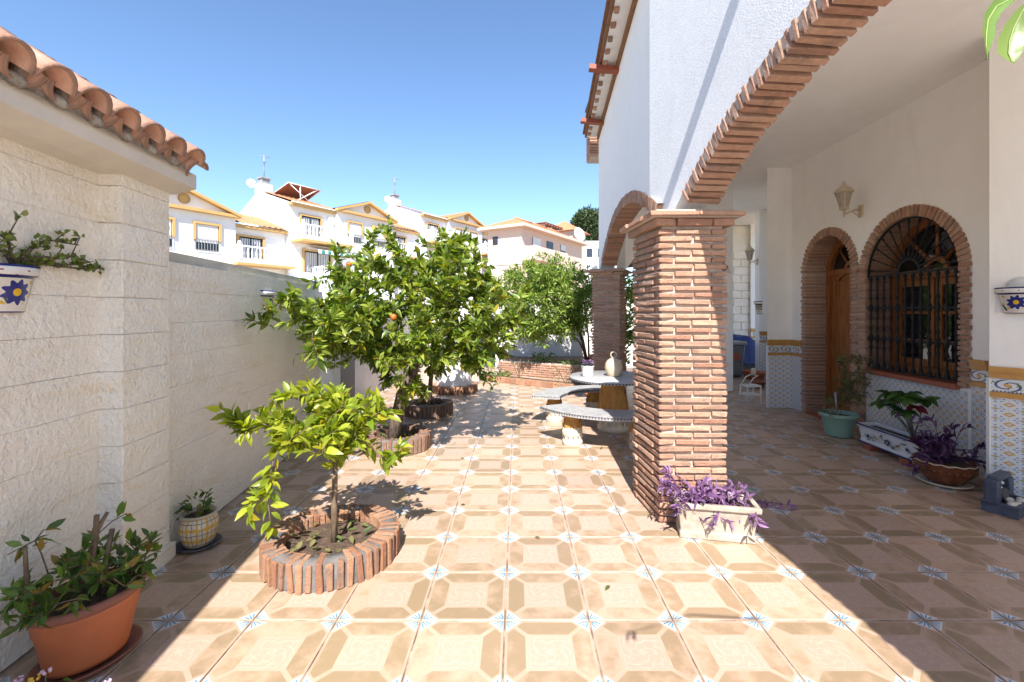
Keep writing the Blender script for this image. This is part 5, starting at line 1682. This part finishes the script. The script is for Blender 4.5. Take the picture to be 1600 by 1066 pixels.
clay_pot('clay pot with dull leaves beside the blue tarpaulin', 4.98, 10.35, .14, .2, 'terradark', 'leaf_dry')
clay_pot('taller clay pot behind the white stool', 4.95, 9.35, .15, .24)
clay_pot('red clay bowl low behind the white stool', 4.66, 8.82, .16, .13, 'redsill')
clay_pot('orange clay pot with a painted plant motif under the rear bench', 1.20, 7.05, .15, .22)
clay_pot('square-looking orange pot on the raised bed by the far column', 1.72, 10.05, .13, .52)
st = thing('step_stool', 'small white step stool against the porch corner', 'stool', (3.72, 7.25, 0), R(8))
part('seat', MB().box(-.11, .12, -.1, .1, .28, .305), st, mat='whiteplastic')
part('lower_step', MB().box(-.14, .1, -.1, .1, .15, .172), st, mat='whiteplastic')
for x in (-.11, .11):
    for y in (-.09, .09):
        part('leg', MB().tube([(x * (1.3 if x < 0 else 1), y, 0), (x, y, .285)], .011, 8), st, mat='whiteplastic')
part('back_rail', MB().tube([(-.1, -.09, .3), (-.02, -.09, .42), (.06, -.09, .46), (.08, .09, .46), (-.02, .09, .42), (-.1, .09, .3)], .01, 6), st, mat='whiteplastic')
part('post_knob', MB().lathe([(.001, .46), (.035, .46), (.035, .56), (.001, .57)], (.05, 0, 0), 12), st, mat='caststone')

# ---- bed plants
def bed_plant(label, x, y, z, n, rad, h, L, mat, group='plants in the garden beds', dry=False):
    t = thing('bed_plant', label, 'plant', (x, y, z), 0, group)
    mb = MB()
    for k in range(max(4, n // 20)):
        a = random.uniform(0, 6.28)
        mb.tube([(0, 0, 0), (rad * .5 * math.cos(a), rad * .5 * math.sin(a), h * .6), (rad * math.cos(a), rad * math.sin(a), h)], .006, 4)
    part('stems', mb, t, mat='bark' if dry else 'stem')
    sprigs(t, 'leaves', n, (0, 0, 0), rad, (0.02, h), L, .4, mat)
bed_plant('bright green clump in the middle of the raised bed', .62, 10.6, .27, 160, .28, .22, (.06, .1), 'leaf_bed')
bed_plant('low green clump nearest the far column in the raised bed', 1.25, 10.2, .27, 120, .3, .1, (.05, .09), 'leaf_bed')
bed_plant('spreading green ground plant at the left end of the flower bed', -.45, 9.75, .05, 200, .3, .12, (.05, .09), 'leaf_bed')
bed_plant('bare twiggy rose with few leaves in the flower bed', .05, 9.35, .05, 30, .2, .42, (.04, .06), 'leaf_dry', dry=True)
bed_plant('dry brown shrub behind the rear bench', .95, 8.75, .05, 120, .32, .42, (.03, .055), 'leaf_dry', dry=True)
bed_plant('yellow-flowered plant by the white post', -.62, 10.3, .05, 90, .25, .5, (.05, .08), 'leaf_bed')

tips = ellips_tips(150, (2.25, 9.5, 1.35), (.75, .5, 1.0), .4, -.9)
far_tree('leafy_shrub', 'leafy green shrub seen between the two brick columns', (2.25, 9.5, 0), [(2.25, 9.5, 0), (2.25, 9.5, .3), (2.24, 9.5, .6)], tips, 'leaf_shrub', (.08, .14), .36, 10, 2, .004, .03, 'bark', .06)
k = 26
P = np.stack([rng.uniform(-1.7, 1.2, k), rng.uniform(2.2, 7.5, k), np.full(k, .006)], 1)
V, F = leaf_geo(P, rnd_dirs(k) * [1, 1, .05], rnd_dirs(k) * .15 + [0, 0, 1], rng.uniform(.03, .07, k), rng.uniform(.015, .03, k), .2, -.1)
fl = part('fallen_leaves', mesh_np('fallen_leaves', V, F, 'leaf_dry'), None)
tag(fl, 'scattered dry leaves lying on the patio tiles', 'leaves', kind='stuff')
# ---- leaves hanging into the top right corner
hl = thing('mango_branch', 'two pale green mango leaves hanging at the upper right', 'branch', (.47, .42, 1.76))
part('twig', MB().tube([(.10, .02, .02), (.045, .01, .008), (.0, 0, .0)], [.003, .0022, .0015], 6).tube([(.10, .02, .02), (.3, .0, .12), (.6, -.3, .4)], [.003, .005, .008], 6), hl, mat='stem')
def long_leaf(path, widths, side, mat='leaf_mango'):
    """curved blade with a raised midrib; path points relative to the branch"""
    mb = MB(); V, F = [], []
    n = len(path)
    for i in range(n):
        p = Vector(path[i]); d = (Vector(path[min(i + 1, n - 1)]) - Vector(path[max(i - 1, 0)])).normalized()
        s_ = d.cross(Vector(side)).normalized(); up = s_.cross(d)
        for k, f in enumerate((-1, -.5, 0, .5, 1)):
            wv = .0014 * math.sin(i * 1.9 + k)
            V.append(p + s_ * widths[i] * f + up * (abs(f) * widths[i] * .35 + wv * abs(f)))
    for i in range(n - 1):
        for k in range(4): F.append((i * 5 + k, i * 5 + k + 1, i * 5 + k + 6, i * 5 + k + 5))
    lf = part('leaf', MB().add(V, F, True), hl, mat=mat)
    part('midrib', MB().tube([Vector(q) + Vector((0, -.0006, 0)) for q in path], .0005, 5), lf, mat='stem_pale')
M['stem_pale'] = simple('pale_midrib', (0.27, 0.33, 0.10), (0.22, 0.28, 0.08), 20, 0.6)
long_leaf([(.0, 0, .0), (-.010, .003, .001), (-.024, .004, -.006), (-.036, .0, -.021), (-.044, -.006, -.039), (-.048, -.01, -.055), (-.049, -.012, -.064)], [.0012, .004, .0068, .0075, .0062, .003, .0003], (.35, -.8, .35))
long_leaf([(.003, 0, -.003), (-.001, .004, -.012), (-.006, .006, -.025), (-.010, .006, -.038), (-.013, .004, -.050), (-.013, .001, -.058), (-.012, 0, -.061)], [.0012, .005, .0085, .0098, .0088, .0055, .001], (-.25, -.9, .1))

# ================================================================== FAR HOUSES
F0 = 1.818
SD, ND = Vector((.527, .85, 0)), Vector((.85, -.527, 0))
O2 = Vector((-17.9, 35.6, 0))
def HT(k): return frame(O2 + SD * (14.55 * k), SD, (0, 0, 1))       # local x = along the row, -y = towards the street
tile_wave = None
def wavy_roof(x0, x1, ya, za, yb, zb, per=.42, amp=.05):
    """ridged roof sheet from eave (ya,za) to ridge (yb,zb)"""
    n = int((x1 - x0) / per * 4); mb = MB(); V, F = [], []
    for i in range(n + 1):
        x = x0 + (x1 - x0) * i / n; w = amp * math.sin(i / 4 * 2 * math.pi)
        V += [(x, ya, za + w), (x, yb, zb + w)]
    for i in range(n): F.append((2 * i, 2 * i + 2, 2 * i + 3, 2 * i + 1))
    mb.add(V, F, True)
    return mb
bal_me = MB().lathe([(.05, 0), (.06, .06), (.035, .12), (.075, .32), (.04, .55), (.06, .66), (.05, .72)], n=6).mesh('baluster', 'hwhite')
def balcony(h, x0, x1, y0, yf, z, rail=.98, trim=True, left=True):
    b = part('balcony', MB().box(x0, x1, yf, y0, z - .22, z), h, mat='hwhite')
    if trim: part('balcony_trim', MB().box(x0 - .08, x1 + .08, yf - .08, y0, z - .40, z - .22), b, mat='hochre')
    mb = MB().box(x0, x1, yf, yf + .16, z + rail - .1, z + rail).box(x0, x1, yf + .02, yf + .14, z, z + .09)
    if left: mb.box(x0, x0 + .16, yf + .17, y0, z + rail - .1, z + rail).box(x0 + .02, x0 + .14, yf + .17, y0, z, z + .09)
    part('handrail', mb, b, mat='hwhite')
    for x in (x0 + .12, x1 - .12):
        part('post', MB().box(x - .14, x + .14, yf - .04, yf + .22, z, z + rail + .06).lathe([(.001, 0), (.1, 0), (.14, .1), (.1, .2), (.001, .25)], (x, yf + .09, z + rail + .06), 8), b, mat='hwhite')
    n = int((x1 - x0 - .5) / .3)
    for k in range(n):
        part('baluster', bal_me, b, T=Matrix.Translation((x0 + .38 + k * .3, yf + .08, z + .09)) @ Matrix.Scale((rail - .19) / .72, 4, (0, 0, 1)))
    if left:
        for k in range(int((y0 - yf - .3) / .3)):
            part('baluster', bal_me, b, T=Matrix.Translation((x0 + .08, yf + .4 + k * .3, z + .09)) @ Matrix.Scale((rail - .19) / .72, 4, (0, 0, 1)))
    return b
def hwindow(h, x0, x1, z0, z1, y, style='hood', grille=True):
    w = part('window', MB().box(x0, x1, y - .02, y + .1, z0, z1), h, mat='hglass')
    t = .15
    mb = MB().box(x0 - t, x1 + t, y - .14, y - .021, z1, z1 + t)
    drop = (z1 - z0) * (.62 if style == 'hood' else 1.0)
    mb.box(x0 - t, x0, y - .137, y - .021, z1 - drop, z1).box(x1, x1 + t, y - .137, y - .021, z1 - drop, z1)
    part('window_surround', mb, w, mat='hochre')
    if style == 'hood':
        part('shutter', MB().box(x0 + .05, x1 - .05, y - .05, y - .025, z0 + (z1 - z0) * .3, z1 - .02), w, mat='hshutter')
    else:
        part('curtain', MB().box(x0 + .12, (x0 + x1) / 2 - .06, y - .04, y - .025, z0, z1 - .1).box((x0 + x1) / 2 + .06, x1 - .12, y - .04, y - .025, z0, z1 - .1), w, mat='hshutter')
    if grille:
        mb = MB()
        n = max(4, int((x1 - x0) / .16))
        za, zb = z0, (z0 + (z1 - z0) * .45 if style == 'hood' else z1)
        for k in range(n + 1): mb.box(x0 + (x1 - x0) * k / n - .013, x0 + (x1 - x0) * k / n + .013, y - .1, y - .075, za, zb)
        mb.box(x0, x1, y - .105, y - .08, za, za + .03).box(x0, x1, y - .105, y - .08, zb - .03, zb)
        part('window_grille', mb, w, mat='hgrey' if style == 'hood' else 'iron')
    return w
def townhouse(k, dz, label, detail=True, chimney=True):
    h = bpy.data.objects.new('townhouse', None); _link(h, None, HT(k)); tag(h, label, 'house', 'white terraced townhouses on the rise')
    E = 10.05 + dz      # eave
    # left block with gable end, s 0..4.1
    prof = [(0, 0), (0, E), (4.3, E + 1.42), (7.0, E + .05), (7.0, 0)]
    mb = MB(); n = 5
    V = [(0, y, z) for y, z in prof] + [(4.1, y, z) for y, z in prof]
    mb.add(V, [tuple(range(5)), tuple(range(5, 10))[::-1]] + [(i, i + 5, (i + 1) % 5 + 5, (i + 1) % 5) for i in range(5)])
    part('left_wing', mb, h, mat='hwhite')
    part('left_roof', wavy_roof(.25, 4.4, -.45, E + .06, 4.3, E + 1.56), h, mat='hroof')
    part('left_eave', MB().box(0, 4.1, -.4, -.002, E - .22, E - .02), h, mat='hochre')
    part('left_gutter', MB().box(0.02, 4.1, -.5, -.38, E - .02, E + .05), h, mat='hwhite')
    # pedimented block 4.1..10.4
    mb = MB(); P_ = [(4.1, 0), (10.4, 0), (10.4, E + .1), (7.25, E + 1.25), (4.1, E + .1)]
    V = [(x, -.45, z) for x, z in P_] + [(x, 7, z) for x, z in P_]
    mb.add(V, [tuple(range(5)), tuple(range(5, 10))[::-1]] + [(i, i + 5, (i + 1) % 5 + 5, (i + 1) % 5) for i in range(5)])
    part('gabled_block', mb, h, mat='hwhite')
    part('cornice', MB().box(3.9, 10.6, -.85, -.452, E - .02, E + .18), h, mat='hochre')
    mb = MB()
    for a, b in (((3.85, E + .2), (7.25, E + 1.42)), ((10.65, E + .2), (7.25, E + 1.42))):
        V = []
        for (x, z) in (a, b):
            for y in (-.9, -.44):
                for d in (0, -.2): V.append((x, y, z + d))
        mb.add(V, [(0, 1, 5, 4), (2, 6, 7, 3), (0, 4, 6, 2), (1, 3, 7, 5), (0, 2, 3, 1), (4, 5, 7, 6)])
    part('pediment_moulding', mb, h, mat='hochre')
    part('roof_vent', MB().lathe([(.001, 0), (.12, 0), (.3, .0), (.34, -.03), (.34, .06)], (0, 0, 0), 12, T=Matrix.Translation((7.25, -.5, E + .72)) @ Matrix.Rotation(R(90), 4, 'X')), h, mat='hochre')
    part('right_slope', MB().add([(10.75, -.6, E + .2), (10.75, 7, E + .2), (7.25, 7, E + 1.45), (7.25, -.6, E + 1.45)], [(0, 1, 2, 3)]).add([(3.75, -.6, E + .2), (3.75, 7, E + .2), (7.25, 7, E + 1.45), (7.25, -.6, E + 1.45)], [(3, 2, 1, 0)]), h, mat='hroof')
    # low right block 10.4..14.5
    E3 = E - .25
    part('low_wing', MB().box(10.4, 14.54, .35, 7, 0, E3), h, mat='hwhite')
    part('low_roof', wavy_roof(10.3, 14.5, -.2, E3 + .06, 4.0, E3 + 1.5), h, mat='hroof')
    part('low_eave', MB().box(10.42, 14.5, -.1, .348, E3 - .21, E3 - .02), h, mat='hochre')
    F1 = E - 2.72       # upper floor level
    hwindow(h, 1.05, 2.75, F1 + .05, F1 + 1.85, 0, 'door')
    hwindow(h, 5.2, 6.6, F1 + .25, F1 + 1.95, -.45, 'hood')
    hwindow(h, 7.9, 9.3, F1 + .25, F1 + 1.95, -.45, 'hood')
    hwindow(h, 11.0, 12.7, E3 - 2.6 + .05, E3 - .85, .35, 'door')
    balcony(h, .25, 4.9, 0, -1.5, F1)
    balcony(h, 10.3, 14.4, .35, -1.05, E3 - 2.62, left=True)
    if detail:
        hwindow(h, 1.3, 3.7, F1 - 2.65, F1 - .95, 0, 'door')
        aw = part('awning', MB().add([(1.6, -.05, F1 - .5), (6.2, -.05, F1 - .5), (6.2, -1.5, F1 - .95), (1.6, -1.5, F1 - .95)], [(0, 1, 2, 3)]), h, mat='hwhite')
        for q in range(16):
            x = 1.6 + q * .2875
            part('awning_stripe', MB().box(x, x + .2875, -1.52, -1.50, F1 - 1.22, F1 - .94), aw, mat='awning_g' if q % 2 else 'hwhite')
        balcony(h, 1.8, 8.0, 0, -3.2, F1 - 3.2, trim=False)
        part('terrace_wall', MB().box(0, 7.9, -3.3, -.01, 0, F1 - 3.42), h, mat='hwhite')
        part('air_conditioner', MB().box(3.45, 4.05, -.35, -.003, F1 + 1.55, F1 + 2.1), h, mat='hshutter')
    if chimney:
        c = part('chimney', MB().box(.02, 1.0, 3.9, 4.8, E + 1.0, E + 2.1), h, mat='hwhite')
        part('chimney_pot', MB().box(.18, .84, 4.05, 4.65, E + 2.1, E + 2.55).box(.08, .94, 3.95, 4.75, E + 2.55, E + 2.65), c, mat='hgrey')
        part('aerial', MB().tube([(.5, 4.3, E + 2.6), (.5, 4.3, E + 4.6)], .04, 5).tube([(.1, 4.3, E + 4.4), (1.0, 4.3, E + 4.5)], .03, 4).tube([(.2, 4.1, E + 4.0), (.8, 4.5, E + 4.05)], .03, 4), c, mat='hgrey')
        T_ = Matrix.Translation((-.6, 4.2, E + 1.9)) @ Matrix.Rotation(R(-55), 4, 'X') @ Matrix.Rotation(R(25), 4, 'Y')
        part('satellite_dish', MB().lathe([(.001, 0), (.2, .02), (.36, .08), (.37, .09), (.2, .04), (.001, .015)], (0, 0, 0), 14, T=T_).tube([(-.6, 4.2, E + 1.9), (.1, 4.3, E + 1.7)], .03, 5), c, mat='hwhite')
    return h, E
townhouse(-1, -2.05, 'lowest white townhouse with ochre pediment just above the block wall', False, False)
h2, E2 = townhouse(0, 0.0, 'middle white townhouse with green striped awning and roof solar panel')
townhouse(1, 1.75, 'upper white townhouse with ochre pediment behind the lemon tree top', False)
sp = part('solar_panel', MB().add([(.5, 3.0, E2 + 1.2), (3.5, 3.0, E2 + 1.2), (3.9, 1.5, E2 + 2.0), (.9, 1.5, E2 + 2.0)], [(0, 1, 2, 3)]), h2, mat='solar')
mb = MB()
for a, b in (((.5, 3.0, E2 + 1.15), (.9, 1.5, E2 + 1.95)), ((3.5, 3.0, E2 + 1.15), (3.9, 1.5, E2 + 1.95)), ((.9, 1.5, E2 + 1.97), (3.9, 1.5, E2 + 1.97)), ((2.0, 1.55, E2 + 1.95), (2.0, 1.5, E2 + .7)), ((1.0, 1.55, E2 + 1.95), (3.0, 1.6, E2 + .7)), ((3.6, 1.55, E2 + 1.95), (1.8, 1.6, E2 + .7))):
    mb.tube([a, b], .045, 4)
part('panel_strut', mb, sp, mat='hwhite', kind='stuff')

# pink house on the hill
pk = bpy.data.objects.new('pink_house', None); _link(pk, None, frame((.42, 43.0, 0), SD, (0, 0, 1))); tag(pk, 'salmon pink house with an orange hipped roof on the hillside', 'house')
EZ = 9.7
part('wall', MB().box(0, 14, 0, 3.9, 0, EZ), pk, mat='hpink')
mb = MB(); V = [(-.7, -.7, EZ), (14.7, -.7, EZ), (14.7, 4.6, EZ), (-.7, 4.6, EZ), (2.0, 1.95, EZ + 1.15), (12, 1.95, EZ + 1.15)]
mb.add(V, [(0, 1, 5, 4), (1, 2, 5), (2, 3, 4, 5), (3, 0, 4)])
part('roof', mb, pk, mat='hroof')
part('roof_edge', MB().box(-.75, 14.75, -.75, 4.65, EZ - .25, EZ - .01), pk, mat='hpink')
b = part('balcony', MB().box(-.1, 7, -1.5, 0, EZ - 3.4, EZ - 3.1).box(-.1, 7, -1.5, -1.35, EZ - 3.1, EZ - 2.1).box(-.1, .05, -1.35, 0, EZ - 3.1, EZ - 2.1), pk, mat='hpink')
part('window', MB().box(2, 3.6, -.06, -.002, EZ - 2.9, EZ - .9), pk, mat='hglass')
part('window', MB().box(5, 6.4, -.06, -.002, EZ - 2.9, EZ - .9), pk, mat='hglass')
part('window', MB().box(8.2, 9.4, -.06, -.002, EZ - 2.6, EZ - .9), pk, mat='hglass')
part('shutter', MB().box(2.0, 3.6, -.10, -.065, EZ - 1.7, EZ - .9), pk, mat='hshutter')
part('shutter', MB().box(8.2, 9.4, -.10, -.065, EZ - 1.5, EZ - .9), pk, mat='hshutter')
part('string_course', MB().box(-.08, 14.05, -.09, -.003, EZ - 3.7, EZ - 3.45), pk, mat='hwhite')
part('side_course', MB().box(-.09, -.003, .0, 3.9, EZ - 3.7, EZ - 3.45), pk, mat='hwhite')
for q in range(3): part('roof_ridge_cap', MB().tube([(2.0 + q * 3.34, 1.95, EZ + 1.17), (5.34 + q * 3.34, 1.95, EZ + 1.17)], .13, 6), pk, mat='hroof')
part('window', MB().box(-.06, -.002, 2.7, 3.3, EZ - 1.7, EZ - .9), pk, mat='hglass')
tw = bpy.data.objects.new('tower_house', None); _link(tw, None, frame((7.3, 60, 0), SD, (0, 0, 1))); tag(tw, 'small pink tower with an orange pyramid roof behind the pink house', 'tower')
part('wall', MB().box(0, 4.2, 0, 4.2, 0, 12.3), tw, mat='hpink')
part('roof', MB().add([(-.6, -.6, 12.2), (4.8, -.6, 12.2), (4.8, 4.8, 12.2), (-.6, 4.8, 12.2), (2.1, 2.1, 14.0)], [(0, 1, 4), (1, 2, 4), (2, 3, 4), (3, 0, 4), (3, 2, 1, 0)]), tw, mat='hroof')
part('window', MB().box(1.9, 2.9, -.05, -.002, 10.3, 11.5), tw, mat='hglass')
part('window', MB().box(-.05, -.002, 1.6, 2.6, 10.3, 11.5), tw, mat='hglass')
T_ = Matrix.Translation((-1.2, -1.4, 11.2)) @ Matrix.Rotation(R(70), 4, 'X') @ Matrix.Rotation(R(-20), 4, 'Y')
part('satellite_dish', MB().lathe([(.001, 0), (.6, .1), (1.0, .3), (.6, .14), (.001, .05)], (0, 0, 0), 16, T=T_).tube([(-1.2, -1.4, 11.2), (-.6, -.2, 9)], .08, 5), tw, mat='hwhite')
pg = bpy.data.objects.new('roof_pergola', None); _link(pg, None, frame((3.2, 54.0, 0), SD, (0, 0, 1))); tag(pg, 'brown roof pergola between the pink house and the tower', 'pergola')
part('terrace', MB().box(-.5, 4.0, -.5, 3, 0, 10.0), pg, mat='hpink')
for x in (0, 1.8, 3.6): part('post', MB().box(x - .12, x + .12, -.1, .14, 10.0, 11.7), pg, mat='hwhite')
for kx in range(7): part('beam', MB().box(-.4 + kx * .7, -.28 + kx * .7, -.6, 3.2, 11.7, 11.9), pg, mat='solar')
part('reed_cover', MB().box(-.5, 4.1, -.5, 3.0, 11.91, 12.0), pg, mat='eavebrick')
for i, (x, y, w, hh, lab) in enumerate(((11.2, 78, 5, 13.2, 'white block house under the stone pine'), (12.4, 70, 4, 8.4, 'low white house on the hill near the far arch'))):
    o = thing('hill_house', lab, 'house', (x, y, 0))
    part('wall', MB().box(0, w, 0, 5, 0, hh), o, mat='hwhite')
    part('parapet', MB().box(-.15, w + .15, -.15, 5.15, hh, hh + .35), o, mat='hwhite')
    for q in range(2): part('window', MB().box(.7 + q * 1.9, 1.7 + q * 1.9, -.05, -.002, hh - 2.4, hh - .9), o, mat='hglass')
